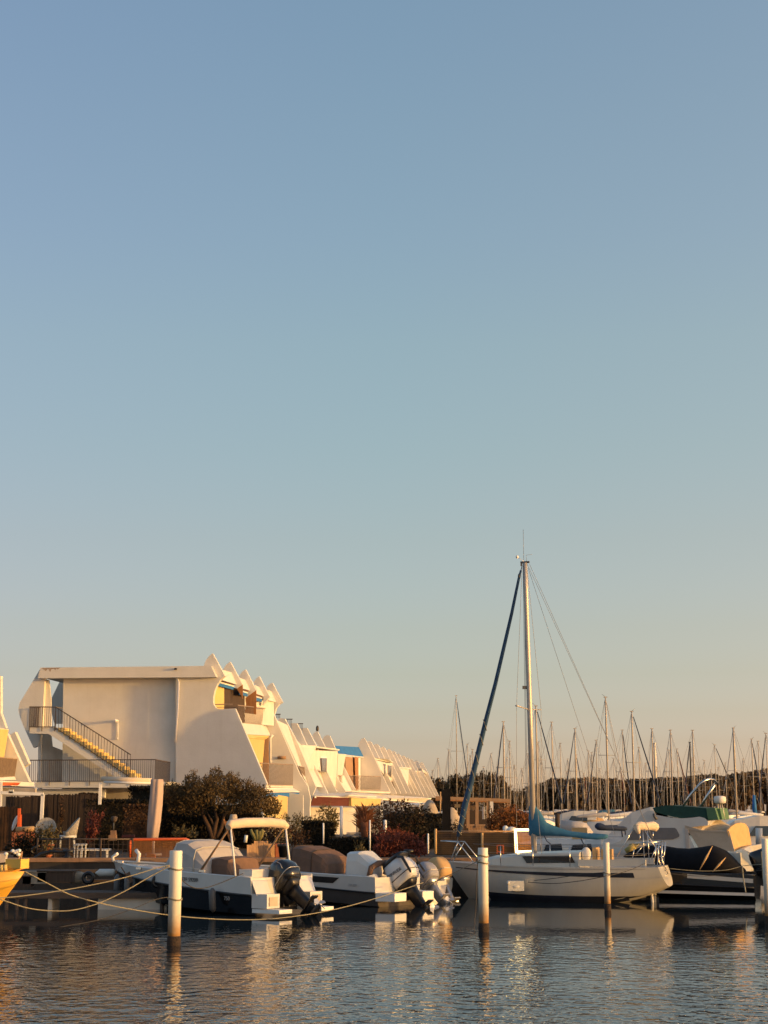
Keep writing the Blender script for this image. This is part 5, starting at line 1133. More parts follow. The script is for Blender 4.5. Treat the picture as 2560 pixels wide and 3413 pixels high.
m = MB(); m.prism([P(490, 2845, 55.6), P(514, 2848, 55.6), P(516, 2862, 55.6), P(488, 2862, 55.6)], XYZ[1] * .3); single('crate', m, M['terracotta'], 'terracotta coloured box standing behind the orange netting', 'box')
T = thing('garden_table', 'white garden table with slim legs on the quay edge', 'table', cz(318, 54.8), None)
z_ = zat(2832, 54.8)
m = MB(); m.box((xat(318, 54.8), 54.8, z_), (xat(365, 54.8) - xat(262, 54.8), .7, .05)); obj('table_top', m, M['white_paint'], T)
for px in (275, 362):
    m = MB(); m.bar((xat(px, 54.6), 54.6, z_ - .02), (xat(px, 54.6), 54.6, G0), .07, .07, up=XYZ[1]); obj('leg', m, M['white_paint'], T)
T = thing('stool', 'white square stool frame beside the garden table', 'stool', cz(272, 54.2))
zt = zat(2815, 54.2)
m = MB(); m.box((xat(272, 54.2), 54.2, zt), (.42, .34, .05)); obj('seat', m, M['white_paint'], T)
for px, d in ((254, 0), (278, 0), (290, .3), (264, .3)):
    m = MB(); m.bar((xat(px, 54.1 + d), 54.1 + d, zt), (xat(px, 54.1 + d), 54.1 + d, G0), .045, .045, up=XYZ[1]); obj('leg', m, M['white_paint'], T)
def pot(px, Y, r_, h, label, m_='terracotta', z0=None):
    T = thing('flower_pot', label, 'flower pot', cz(px, Y)); c = cz(px, Y)
    if z0 is not None: c.z = z0
    m = MB(); m.tube([c, c + UP * h * .8, c + UP * h * .82, c + UP * h], [r_ * .68, r_ * .95, r_ * 1.1, r_ * 1.1], 16); obj('pot', m, M[m_], T)
    m = MB(); m.leaves(c + UP * (h + .18), (r_ * 1.5, r_ * 1.5, .24), 90, .06, rg, 0, .6); obj('plant', m, M['grassy'], T, fix=False)
    return T
pot(164, 53.5, .15, .19, 'lower of the two bright orange pots by the wire fence')
pot(165, 54.3, .2, .2, 'upper bright orange pot with dry plant', z0=zat(2834, 54.3))
m = MB(); m.box((xat(165, 54.3), 54.3, (zat(2834, 54.3) + G0) / 2), (.5, .3, zat(2834, 54.3) - G0)); single('pot_stand', m, M['wood_dark'], 'dark low stand carrying the upper orange pot', 'stand')
leafobj('dry_grass', [(P(150, 2786, 54.6), (.34, .2, .24), 260), (P(172, 2790, 54.6), (.3, .2, .2), 220)], M['grassy'], 'clump of dry yellow grass before the left rattan chair', 'plant', .06, up=1)
leafobj('garden_plant', [(P(95, 2800, 54.4), (.5, .3, .28), 300), (P(60, 2822, 54.2), (.5, .3, .3), 350), (P(108, 2828, 54.2), (.55, .3, .34), 420)], M['hedge'], 'dark low plants on the quay beneath the reddish panel', 'plant', .06)
m = MB(); c = P(*ZT(465, 1030), 57); m.tube([c - Vector((.42, 0, 0)), c + Vector((.45, 0, .03))], .1, 10); single('cushion_roll', m, M['tan'], 'pale bolster lying left of the rattan chairs', 'cushion')
m = MB(); m.box(c - UP * .35, (1.0, .6, .5)); single('planter_box', m, M['terracotta'], 'reddish planter box under the pale bolster', 'planter')
leafobj('potted_palm', [(P(*ZT(1540, 1040), 56.4), (.18, .15, .45), 70), (P(*ZT(1500, 1130), 56.4), (.12, .2, .25), 50), (P(*ZT(1610, 960), 56.4), (.16, .2, .35), 45)], M['red_shrub'], 'reddish spiky plant between garden table and reed screen', 'plant', .09, up=1.5)
m = MB(); m.tube([P(*ZT(1035, 650), 65.2), P(*ZT(1020, 760), 65.2), P(*ZT(1030, 900), 65.2)], .05, 6); m.leaves(P(*ZT(1030, 750), 65.1), (.14, .08, .7), 150, .05, rg, 0); single('creeper', m, M['hedge_brown'], 'thin dry creeper climbing the reed screen', 'creeper', fix=False)
m = MB(); m.box(P(*ZU(625, 1010), 59), (.46, .3, .09)); single('brick_ledge', m, M['maroon'], 'small red brick ledge beside the garden lamp', 'ledge')
T = thing('anchor_winch', 'black crouching shape of a scooter on the quay edge', 'scooter', P(130, 2862, 53.4))
bpy.data.objects.remove(T)
T = thing('quay_tap', 'dark hand winch with curved arms on the quay edge by the pots', 'winch', P(105, 2866, 53.3))
m = MB(); m.tube([P(105, 2876, 53.2), P(118, 2858, 53.2), P(140, 2846, 53.2), P(170, 2838, 53.2), P(235, 2840, 53.2)], [.05, .06, .07, .05, .02], 7); m.tube([P(118, 2852, 53.3), P(104, 2838, 53.3), P(112, 2824, 53.3), P(132, 2818, 53.3)], .03, 6); m.ell(P(140, 2850, 53.3), (.16, .1, .1), 9, 6); obj('arm', m, M['black'], T)
def bollard(px, Y, label):
    T = thing('bollard', label, 'bollard', (xat(px, Y), Y, 1.25)); c = Vector((xat(px, Y), Y, 1.24))
    m = MB(); m.tube([c, c + UP * .04, c + UP * .06, c + UP * .2], [.14, .14, .08, .07], 10); obj('base', m, M['black'], T)
    m = MB(); m.tube([c + Vector((-.16, 0, .22)), c + Vector((.16, 0, .22))], .055, 8); obj('crossbar', m, M['black'], T)
bollard(231, 53.0, 'black mooring cleat on the quay coping below the garden table')
bollard(1361, 53.0, 'black mooring cleat on the orange lit coping right of the white seat cover')

# ---------------------------------------------------------------- pontoon and clutter below the quay, left
T = thing('pontoon', 'grey wooden walkway pontoon along the foot of the quay', 'pontoon', (xat(250, 46.6), 46.6, 0))
x0, x1 = xat(-80, 46.2), xat(555, 46.2); n = 70
for nm, f0 in (('decking', 0),):
    m = MB()
    for i in range(n): m.box((x0 + (x1 - x0) * (i + .5) / n, 46.7, .46 + rg.uniform(-.004, .004)), ((x1 - x0) / n - .012, 1.3, .05))
    obj(nm, m, M['deckwood'], T)
m = MB(); m.box(((x0 + x1) / 2, 46.03, .40), (x1 - x0, .05, .16)); obj('fascia', m, M['deckwood'], T)
for px, w_ in ((455, 2.0), (185, 1.2)):
    m = MB(); m.box((xat(px, 46.4), 46.7, .12), (w_ * (1 if px > 300 else .1), 1.1, .5)); obj('float', m, M['fender'] if False else M['gel_old'], T)
for px in (38, 72, 100, 305, 550):
    m = MB(); m.tube([(xat(px, 46.2), 46.1, -.6), (xat(px, 46.2), 46.1, .42)], .06, 8); obj('pile_leg', m, M['deckwood'], T)
m = MB(); m.box(((x0 + x1) / 2, 49.6, .95), (x1 - x0, .3, .10)); m.box(((x0 + x1) / 2, 50.2, .62), (x1 - x0, .3, .08)); single('fender_beam', m, M['deckwood'], 'two long horizontal timbers fixed before the dark quay wall', 'timber')
T = thing('hanging_fender', 'long white fender hanging before the quay left of the black speedboat', 'fender', P(352, 2908, 48.5))
m = MB(); a, b = P(318, 2909, 48.5), P(385, 2909, 48.5); m.tube([a, a.lerp(b, .1), a.lerp(b, .2), a.lerp(b, .9), a.lerp(b, .97), b], [.02, .06, .115, .115, .09, .02], 12); obj('body', m, M['fender'], T)
m = MB(); m.ell(P(258, 2926, 49.0), (.30, .2, .2), 12, 8, jit=.06, rg=rg); single('canvas_bundle', m, M['gravel'], 'grey rounded canvas bundle on the pontoon before the quay wall', 'bundle')
def tyre(px, py, Y, label):
    c = P(px, py, Y); m = MB()
    rings = []
    for k in range(20):
        a = 2 * math.pi * k / 20; d = Vector((math.cos(a), 0, math.sin(a)))
        rings.append([c + d * (.145 + .06 * math.cos(b)) + XYZ[1] * (.06 * math.sin(b)) for b in [2 * math.pi * j / 8 for j in range(8)]])
    rings.append(rings[0]); m.loft(rings, True, False); single('tyre', m, M['black'], label, 'tyre')
tyre(294, 2926, 48.7, 'dark tyre standing beside the grey bundle on the pontoon')
tyre(527, 2938, 45.9, 'black tyre fender beside the nearest pile')
for px, py, w_, h_, mt, lb in ((82, 2938, .5, .3, 'wood_dark', 'dark crate on the pontoon below the yellow bow'), (120, 2926, .7, .34, 'gravel', 'pale crate on the pontoon at the left'), (190, 2922, 1.1, .3, 'wood_dark', 'long dark box on the pontoon before the quay wall')):
    m = MB(); c = P(px, py, 48.8); m.box(c, (w_, .5, h_)); m.box(c + UP * (h_ / 2 + .02), (w_ + .05, .55, .04)); single('crate', m, M[mt], lb, 'crate')
T = thing('paddle', 'thin grey paddle propped against the black hull', 'paddle', P(415, 2920, 45.9))
m = MB(); m.tube([P(404, 2890, 45.9), P(425, 2925, 45.9)], .02, 6); m.prism([P(418, 2912, 45.9), P(432, 2905, 45.9), P(444, 2938, 45.9), P(434, 2945, 45.9)], XYZ[1] * .03); obj('shaft', m, M['deckwood'], T)

# ---------------------------------------------------------------- middle garden
Yg = 57.0
T = thing('plank_planter', 'weathered wooden planter of upright boards behind the bimini', 'planter', P(872, 2862, 55.4))
m = MB()
for i in range(12):
    a = 823 + 95 * i / 12; b = 823 + 95 * (i + 1) / 12 - .8; top = 2803 if 3 <= i <= 8 else (2812 if 1 < i < 11 else 2816)
    q0, q1 = 54.9 + (a - 823) * .011, 54.9 + (b - 823) * .011; m.prism([P(a, 2864, q0), P(b, 2864, q1), P(b, top, q1), P(a, top, q0)], XYZ[1] * .05)
obj('boards', m, M['wood_pale'], T)
m = MB(); m.prism([P(824, 2864, 55.05), P(918, 2864, 56.1), P(918, 2822, 56.1), P(824, 2822, 55.05)], XYZ[1] * .7); obj('box', m, M['wood_dark'], T)
T = thing('cactus', 'branching candelabra cactus rising from the plank planter', 'cactus', P(860, 2805, 55.8))
m = MB()
for L in ([(858, 2806), (857, 2786), (854, 2766)], [(852, 2800), (846, 2786), (840, 2776), (836, 2764)], [(864, 2804), (866, 2790), (866, 2770)], [(864, 2800), (871, 2786), (874, 2776), (874, 2764)]): m.tube([P(px, py, 55.8) for px, py in L], [.06, .07, .065, .04][:len(L)], 8)
obj('stems', m, M['cactus'], T)
T = thing('ladder', 'orange brown wooden ladder leaning beside the olive tree', 'ladder', P(768, 2822, 58))
for a, b, c, d in ((746, 2730, 772, 2820), (764, 2732, 782, 2800)):
    m = MB(); m.bar(P(a, b, 58), P(c, d, 58), .05, .05, up=XYZ[1]); obj('rail', m, M['wood'], T)
for t in (.12, .38, .62, .9):
    m = MB(); m.bar(P(746 + 26 * t, 2730 + 90 * t, 58), P(764 + 20 * t, 2728 + 82 * t, 58), .045, .045, up=XYZ[1]); obj('rung', m, M['wood'], T)
m = MB(); c = P(778, 2728, 58.4); m.tube([c - UP * .16, c - UP * .1, c + UP * .1, c + UP * .15], [.16, .17, .13, .1], 12); single('lamp_shade', m, M['beige'], 'pale lamp shade hanging right of the ladder top', 'lamp shade')
m = MB(); m.tube([P(818, 2808, 56.5), P(821, 2784, 56.5)], .06, 8); single('bottle_post', m, M['white_paint'], 'short white post left of the cactus', 'post')
pot(948, 55.2, .22, .5, 'dark tall pot with a dry plant right of the plank planter', 'black')
m = MB(); m.prism([P(918, 2812, 55.9), P(952, 2812, 55.9), P(952, 2862, 55.9), P(918, 2862, 55.9)], XYZ[1] * .4); single('planter_box', m, M['terracotta'], 'sunlit orange box between plank planter and dark pot', 'planter')
leafobj('garden_plant', [(P(905, 2785, 57.5), (.55, .5, .3), 350), (P(950, 2792, 57.5), (.7, .5, .25), 380), (P(985, 2800, 57), (.6, .5, .3), 300)], M['hedge_brown'], 'low brown bushes right of the cactus', 'shrub', .06)
leafobj('rockery_plant', [(P(975, 2752, 63), (.5, .5, .45), 300), (P(1015, 2755, 63), (.6, .5, .42), 380), (P(1055, 2770, 63), (.5, .5, .45), 360)], M['grassy'], 'grey green shrubs under the white house corner', 'shrub', .055)
m = MB()
for i in range(16): m.ell(P(rg.uniform(955, 1040), rg.uniform(2765, 2805), 64 + rg.uniform(-.3, .3)), (rg.uniform(.14, .3), .2, rg.uniform(.1, .2)), 7, 5, jit=.15, rg=rg)
single('rock_wall', m, M['gravel'], 'rough grey stone wall in the garden under the white house', 'wall')
# shrubs and hedge, centre
for (px, py, rx, rz, n, mt, lb, Y) in (
    (1085, 2735, .34, .62, 420, 'grassy', 'narrow upright shrub before the white veranda wall', 60), (1108, 2738, .26, .5, 300, 'grassy', 'second narrow upright shrub beside its taller twin', 60),
    (1320, 2720, 1.25, .65, 1700, 'hedge_brown', 'dark brown bush under the white veranda roller', 66), (1385, 2735, .9, .6, 1000, 'hedge', 'dark bush before the white domes', 65),
    (1240, 2775, .5, .5, 500, 'hedge_brown', 'brown bush left of the short white post', 58.5), (1300, 2800, .75, .42, 1100, 'red_shrub', 'reddish bush in front of the dark hedge', 57)):
    leafobj('shrub', [(P(px, py, Y), (rx, .6, rz), n)], M[mt], lb, 'shrub', .06)
leafobj('red_bush', [(P(1345, 2815, 55.8), (.75, .5, .42), 1300), (P(1395, 2830, 55.6), (.45, .5, .28), 700), (P(1290, 2825, 55.8), (.5, .5, .35), 700)], M['red_shrub'], 'wide dark red bush on the quay left of the net fence', 'bush', .055)
boxleaf('garden_hedge', (xat(1100, 57), 56.4, G0), (xat(1300, 57), 57.6, zat(2800, 57)), 5200, M['hedge'], 'dark low hedge along the quay behind the brown covered boat', 'hedge', .055)
boxleaf('garden_hedge', (xat(1010, 60), 59.4, G0), (xat(1120, 60), 60.6, zat(2745, 60)), 3600, M['hedge'], 'taller dark hedge under the veranda wall', 'hedge', .06)
boxleaf('garden_hedge', (xat(1290, 68), 67.4, G0), (xat(1475, 68), 69, zat(2720, 68)), 4200, M['hedge'], 'dark hedge in front of the white domes', 'hedge', .07)
# dry palm
Yd = 58.0
T = thing('dry_palm', 'dried brown palm with ragged upright fronds in the middle garden', 'palm', P(1213, 2800, Yd))
m = MB(); m.tube([P(1216, 2805, Yd), P(1214, 2770, Yd), P(1213, 2740, Yd)], [.12, .13, .16], 9); obj('trunk', m, M['palm_dry'], T)
m = MB()
for _ in range(150):
    a = P(rg.uniform(1200, 1224), rg.uniform(2725, 2775), Yd); an = rg.uniform(-1.1, 1.1); L_ = rg.uniform(.35, .8)
    d = Vector((math.sin(an) * .75, rg.uniform(-.4, .4), math.cos(an))); sd = Vector((rg.uniform(.02, .05), 0, 0)); t_ = a + d * L_ + Vector((math.sin(an) * .15, 0, -.1))
    m.add([a - sd, a + sd, a + d * L_ * .6 + sd, t_, a + d * L_ * .6 - sd], [[0, 1, 2, 3, 4]])
obj('fronds', m, M['palm_dry'], T, fix=False)
for px, y0, y1, Y, lb in ((1138, 2690, 2798, 58, 'tall white post behind the dark hedge'), (1078, 2745, 2812, 56.4, 'thin grey post left of the tall white post'), (1233, 2735, 2842, 55.5, 'slim white post in front of the dry palm'), (1284, 2736, 2778, 58, 'short thick white post right of the dry palm'), (1427, 2780, 2845, 54.2, 'slim pale post left of the net fence'), (1468, 2640, 2765, 70, 'orange lit thin pole before the white domes')):
    m = MB(); w_ = .03 if 'thin' in lb or 'slim' in lb else .06; m.tube([P(px, y1, Y), P(px, y0, Y)], w_, 10); m.ell(P(px, y0, Y), (w_ * 1.05, w_ * 1.05, w_ * .7), 8, 5); single('post', m, M['white_paint'] if 'orange' not in lb else M['tan'], lb, 'post')
m = MB()
for i in range(6): m.box(P(1183, 2776 + 4.2 * i, 58.5), (.62, .3, .035))
single('crate', m, M['grey_cloth'], 'grey slatted crate behind the hedge, left of the dry palm', 'crate')
leafobj('potted_plant', [(P(1200, 2832, 54.4), (.22, .2, .17), 180)], M['grassy'], 'small yellow green plant on the quay above the white seat cover', 'plant', .05)
# white domes, black post, pergola, fence
def dome(px, py, rpx, Y, label, sq=1.0):
    c = P(px, py, Y); r_ = rpx / FPX * Y; m = MB(); m.ell((c.x, c.y, G0), (r_, r_, c.z - G0 + r_ * .0), 26, 14)
    single('white_dome', m, M['beige'], label, 'dome')
dome(1432, 2664, 40, 74, 'pale rounded tent dome left of the black post')
dome(1505, 2690, 36, 72, 'pale rounded tent dome right of the black post')
m = MB(); m.prism([P(1474, 2634, 56.5), P(1496, 2628, 56.5), P(1498, 2795, 56.5), P(1476, 2795, 56.5)], XYZ[1] * .3); m.prism([P(1496.5, 2628, 56.5), P(1501, 2630, 56.5), P(1503, 2795, 56.5), P(1498.5, 2795, 56.5)], XYZ[1] * .25); single('black_post', m, M['black_cloth'], 'thick black square post standing behind the net fence', 'post')
leafobj('dark_bush', [(P(1500, 2762, 58), (.55, .4, .2), 420), (P(1465, 2765, 58), (.4, .4, .18), 260)], M['hedge'], 'low black bush at the foot of the black post', 'bush', .05)
Yw = 72.0
T = thing('pergola', 'brown wooden pergola with flat roof right of the white domes', 'pergola', P(1600, 2765, Yw))
def pgq(nm, a, w_, h_, mt, d=0):
    m = MB(); m.bar(P(a[0], a[1], Yw + d), P(a[2], a[3], Yw + d), w_, h_, up=UP if abs(a[3] - a[1]) < abs(a[2] - a[0]) else XYZ[1]); return obj(nm, m, M[mt], T)
pgq('roof_beam', (1452, 2659, 1699, 2668), .2, .14, 'wood_pale'); pgq('roof_beam', (1452, 2665, 1699, 2673), .2, .1, 'wood', 1.5)
for px in (1560, 1590, 1627, 1636, 1695): pgq('post', (px, 2668, px, 2760), .14 if px != 1636 else .22, .14, 'wood_pale' if px != 1636 else 'white_cloth')
pgq('rail', (1550, 2750, 1640, 2751), .1, .08, 'wood_pale')
m = MB(); [m.box(P(1565 + 9 * i, 2765, Yw), (.11, .04, .35)) for i in range(12)]; obj('panel', m, M['wood_pale'], T)
for (px, py, w_, h_, mt) in ((1652, 2730, .42, .5, 'tan'), (1612, 2710, .12, .55, 'white_paint'), (1623, 2708, .1, .6, 'white_paint'), (1572, 2692, .3, .2, 'tan'), (1525, 2686, .25, .15, 'tan')):
    m = MB(); m.box(P(px, py, Yw + .3), (w_, .15, h_)); obj('hung_panel', m, M[mt], T)
m = MB(); m.prism([P(1545, 2700, Yw + 2.4), P(1690, 2705, Yw + 2.4), P(1690, 2770, Yw + 2.4), P(1545, 2770, Yw + 2.4)], XYZ[1] * .1); obj('back_panel', m, M['wood_dark'], T)
leafobj('orange_bush', [(P(1680, 2735, 68), (.8, .6, .55), 1500), (P(1725, 2735, 68), (.7, .6, .42), 1200), (P(1655, 2755, 68), (.5, .5, .3), 500), (P(1700, 2712, 69), (.5, .5, .3), 420), (P(1750, 2745, 68), (.4, .5, .35), 450)], M['orange_shrub'], 'orange autumn bush between pergola and mast', 'bush', .06)
leafobj('tall_bush', [(P(1540, 2690, 76), (.8, .6, .4), 500), (P(1660, 2690, 76), (.5, .6, .3), 260)], M['hedge_brown'], 'dark climbing bush under the pergola roof', 'bush', .07)
# net fence on the quay
x0, x1, Y = xat(1450, 55), xat(1722, 55), 55.0
T = thing('net_fence', 'see-through net fence on the quay behind the sailboat bow', 'fence', ((x0 + x1) / 2, Y, G0)); zt, zb = zat(2771, Y), zat(2846, Y)
m = MB(); n = 88
for i in range(n + 1): x = x0 + (x1 - x0) * i / n; m.bar((x, Y, zb), (x, Y, zt), .010, .010, up=XYZ[1])
for i in range(12): z = zb + (zt - zb) * i / 11; m.bar((x0, Y, z), (x1, Y, z), .006, .006)
obj('netting', m, M['net'], T)
m = MB(); m.tube([(x0, Y, zt), (x1, Y, zt)], .03, 6); obj('top_rail', m, M['wood_pale'], T)
for px, y0 in ((1452, 2762), (1607, 2776), (1716, 2771)):
    m = MB(); m.tube([P(px, 2846, Y - .05), P(px, y0, Y - .05)], .045, 8); obj('post', m, M['tan'], T)
m = MB(); m.box((xat(1586, 57.5), 57.5, G0 + .45), (xat(1720, 57.5) - xat(1452, 57.5), .2, .8)); single('low_wall', m, M['hedge'], 'dark brown low wall behind the net fence', 'wall')
T = thing('folding_chair', 'orange brown chair frame behind the net fence', 'chair', P(1668, 2846, 55.8))
for a in ((1657, 2818, 1657, 2846), (1678, 2818, 1678, 2846), (1655, 2818, 1680, 2818), (1657, 2838, 1676, 2840)):
    m = MB(); m.bar(P(a[0], a[1], 55.8), P(a[2], a[3], 55.8), .04, .04, up=XYZ[1]); obj('frame_bar', m, M['orange'], T)
for px, py, w_, lb in ((1685, 2758, .13, 'white rounded bollard lamp behind the net fence'),):
    m = MB(); c = P(px, py + 12, 58); m.tube([c - UP * .25, c + UP * .14, c + UP * .2], [w_ * .8, w_ * .8, w_ * .3], 10); single('bollard_lamp', m, M['white_paint'], lb, 'bollard')
m = MB(); m.ell(P(1705, 2768, 58), (.22, .2, .14), 10, 6); single('white_bundle', m, M['white_cloth'], 'pale rounded bundle on the low wall left of the glowing frame', 'bundle')
# glowing frame beside the mast
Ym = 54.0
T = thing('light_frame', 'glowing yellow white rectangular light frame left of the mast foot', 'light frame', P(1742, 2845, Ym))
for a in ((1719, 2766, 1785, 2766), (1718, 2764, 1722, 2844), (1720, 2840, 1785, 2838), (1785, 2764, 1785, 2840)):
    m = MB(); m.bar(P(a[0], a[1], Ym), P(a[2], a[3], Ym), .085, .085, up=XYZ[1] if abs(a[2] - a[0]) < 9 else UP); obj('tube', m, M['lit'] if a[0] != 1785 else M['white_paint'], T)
m = MB(); [m.tube([P(px, 2848, Ym + .3), P(px, 2772, Ym + .3)], .012, 5) for px in range(1727, 1782, 4)]; obj('slats', m, M['wood'], T)
# boats' posts in the middle distance
for px, y0, y1, Y, lb in ((1858, 2712, 2760, 90, 'dark orange lit wooden pile behind the teal boom cover'), (2530, 2760, 2815, 66, 'pale blue grey pile at the right behind the cruiser')):
    m = MB(); m.tube([P(px, y1, Y), P(px, y0, Y)], .14, 10); single('wooden_pile', m, M['wood_dark'] if 'orange' in lb else M['gel_far'], lb, 'pile')
# quay wall continuation right, low pontoon behind the sailboat
m = MB(); m.box((xat(1560, 52) - .2, 51.9, .12), (3.4, .5, .5)); single('float_block', m, M['gel_old'], 'pale floating block below the quay behind the sailboat bow', 'float') if False else None

# ---------------------------------------------------------------- pines and the mast forest
pg_ = random.Random(5)
def pine_top(px):                                   # skyline of the pine wood in the photograph
    pts = [(1380, 2640), (1420, 2606), (1480, 2606), (1530, 2592), (1600, 2580), (1660, 2600), (1690, 2635), (1750, 2648), (1790, 2620), (1860, 2600), (1950, 2596), (2050, 2602), (2100, 2602), (2200, 2590), (2280, 2598), (2330, 2588), (2440, 2584), (2500, 2578), (2560, 2566), (2620, 2570)]
    for (a, b), (c, d) in zip(pts, pts[1:]):
        if a <= px <= c: return b + (d - b) * (px - a) / (c - a)
    return 2600
mb = MB(); tb = MB(); px = 1800
while px < 2640:
    Y = pg_.uniform(285, 325); top = P(px, pine_top(px), Y); zt = top.z + pg_.uniform(-.5, .3); x = top.x; w_ = pg_.uniform(2.4, 3.8)
    mb.leaves((x, Y, zt - 1.0), (w_, w_, 1.1), 420, .42, pg_, .3)
    mb.leaves((x + pg_.uniform(-1.5, 1.5), Y - 1, zt - 2.3), (w_ * .9, w_, 1.2), 260, .42, pg_, .2)
    mb.leaves((x + pg_.uniform(-1, 1), Y - 2, zt - 4.2), (w_ * .9, w_ * .8, 1.8), 230, .45, pg_, .2)
    for _ in range(3):
        tx = x + pg_.uniform(-2.2, 2.2); tb.tube([(tx, Y - 3, 1), (tx + pg_.uniform(-.3, .3), Y - 3, zt - 2.5)], [.2, .12], 6)
    px += pg_.uniform(9, 15)
tag(obj('pine_wood', mb, M['pine_far'], fix=False), 'long dark umbrella pine wood behind the mast forest', 'pine wood', kind='stuff')
tag(obj('pine_trunks', tb, M['bark']), 'reddish trunks of the far pine wood', 'tree trunks', kind='stuff')
for px, Y, w_, lb in ((1425, 215, 1.7, 'small dark pine at the end of the house row'), (1478, 225, 1.8, 'low bushy pine right of the farthest house'), (1540, 215, 2.2, 'brown bushy pine left of the rounded one'), (1612, 235, 3.0, 'rounded dark pine crown left of the tall mast'), (1655, 245, 1.9, 'smaller pine on the right flank of the rounded one'), (1712, 285, 2.2, 'low far pine left of the mast'), (1760, 290, 2.4, 'low far pine directly behind the mast')):
    top = P(px, pine_top(px), Y); zt = top.z
    leafobj('pine_tree', [(Vector((top.x, Y, zt - 1.3)), (w_, w_, 1.35), 900), (Vector((top.x - w_ * .5, Y, zt - 2.6)), (w_ * .8, w_, 1.3), 420), (Vector((top.x + w_ * .5, Y, zt - 2.8)), (w_ * .8, w_, 1.3), 420), (Vector((top.x, Y, zt - 4.2)), (w_, w_, 1.5), 420)], M['pine'], lb, 'tree', .3,
        [([Vector((top.x, Y, .9)), Vector((top.x + .2, Y, 2.5)), Vector((top.x, Y, zt - 1.5))], .3, .12)])
T = thing('white_tower', 'pale slender white tower rising behind the pines', 'tower', P(2185, 2600, 360))
m = MB(); c0, c1 = P(2187, 2620, 360), P(2181, 2480, 360); c0.z = 1; m.tube([c0, c1 - UP * .4, c1], [.42, .34, .3], 12); obj('shaft', m, M['render_far'], T)
m = MB(); m.tube([c1, c1 + UP * .3], [.36, .3], 12); obj('cap', m, M['render_far'], T)

COL = {'b': 'navy', 't': 'teal', 'd': 'alu_dark', 'r': 'maroon', 'g': 'grey_cloth', 'w': 'white_cloth'}
grp = 'sailboats moored in the mast forest'
#        top x, top y (zoom ZI), furl (dx at foot in ZI px, colour), options, label
FAR = [
 (172, 98, (66, 'b'), '', 'sailboat with tall mast and dark forestay, alone just right of the house row'),
 (85, 397, (22, 'g'), '', 'sailboat with short mast nearest the last white house'),
 (137, 357, (-20, 'g'), '', 'sailboat whose mast stands left of the tall lone mast beside the houses'),
 (225, 330, None, '', 0), (250, 355, None, '', 0), (338, 376, (30, 'g'), '', 'sailboat with medium mast just right of the furled blue genoa'),
 (397, 222, (-50, 'b'), 'k', 'sailboat with thick pale mast and blue forestay leading left, between genoa and big mast'),
 (303, 437, None, '', 0), (427, 315, None, '', 'sailboat with slim grey mast left of the big mast'), (415, 392, None, '', 0),
 (552, 147, (118, 'b'), 'k', 'sailboat with tall mast right beside the big one, long blue furled sail leading right'),
 (563, 320, (30, 'g'), '', 0), (627, 224, (14, 'g'), '', 'sailboat with a tall leaning grey mast crossing the long blue furled sail'), (668, 325, None, '', 'sailboat with slim mast between the leaning grey mast and the twin masts'),
 (738, 255, (-58, 'b'), 'k', 'sailboat with thick mast and blue stay leading left, in the middle of the mast forest'),
 (704, 400, (22, 'g'), '', 0), (745, 380, (36, 'b'), '', 'sailboat with shorter mast tucked behind the thick middle mast'), (839, 310, (-46, 'b'), '', 'sailboat with medium mast and dark stay leading left of the tall masts'),
 (802, 362, (-14, 'g'), '', 0), (884, 105, (86, 'g'), 'k', 'sailboat with the tallest far mast, right of the backstay'), (964, 262, (36, 'b'), '', 'sailboat with mast between the two tallest far masts'),
 (1009, 173, (128, 'b'), 'k', 'sailboat with second tallest far mast and long blue furled sail leading right'), (1043, 345, (18, 'g'), '', 0),
 (1105, 255, (-30, 'g'), 'k', 'sailboat with bright sunlit mast just left of the white tower'), (1193, 262, (-52, 'g'), 'k', 'sailboat with grey mast standing right of the white tower'),
 (1225, 352, (60, 'r'), '', 'sailboat with a reddish furled sail leading right'), (1187, 358, None, '', 0), (1286, 320, (-36, 'b'), 'd', 'sailboat with a black mast'),
 (1299, 263, None, 'k', 'sailboat with pale mast close beside the black mast'), (1355, 408, None, '', 0), (1387, 452, None, '', 0),
 (1404, 333, (112, 'd'), '', 'sailboat with dark stay leading right across the radar dome'), (1493, 252, (-52, 'g'), 'K', 'sailboat with the thickest grey far mast, right of the radar dome'),
 (1580, 305, (45, 'b'), 'c', 'sailboat with blue boom cover and pale mast near the right edge'), (1611, 315, (50, 'g'), '', 'sailboat with mast second from the right edge'), (1648, 278, (-45, 'b'), '', 'sailboat with mast cut close to the right edge'),
 (857, 446, None, '', 0), (923, 400, (26, 'g'), '', 0), (485, 445, (18, 'g'), '', 0), (375, 420, None, '', 0), (540, 430, None, '', 0), (575, 390, (24, 'g'), '', 0),
 (630, 420, None, '', 0), (818, 370, (-18, 'g'), '', 0), (1173, 415, None, '', 0), (1250, 450, (16, 'b'), '', 0), (60, 455, None, '', 0), (168, 450, None, '', 0), (240, 385, None, '', 0),
 (1422, 440, None, '', 0), (1297, 395, None, '', 0), (515, 375, None, '', 0), (450, 430, None, '', 0), (700, 460, None, '', 0), (780, 470, (20, 'r'), '', 0), (885, 460, None, '', 0), (955, 440, (20, 'r'), '', 'sailboat with a bright red furled sail low in the mast forest'), (1075, 420, None, '', 0), (1330, 440, None, '', 0), (1455, 420, None, '', 0), (1540, 400, None, '', 0), (1130, 440, None, '', 0)]
fr = random.Random(21)
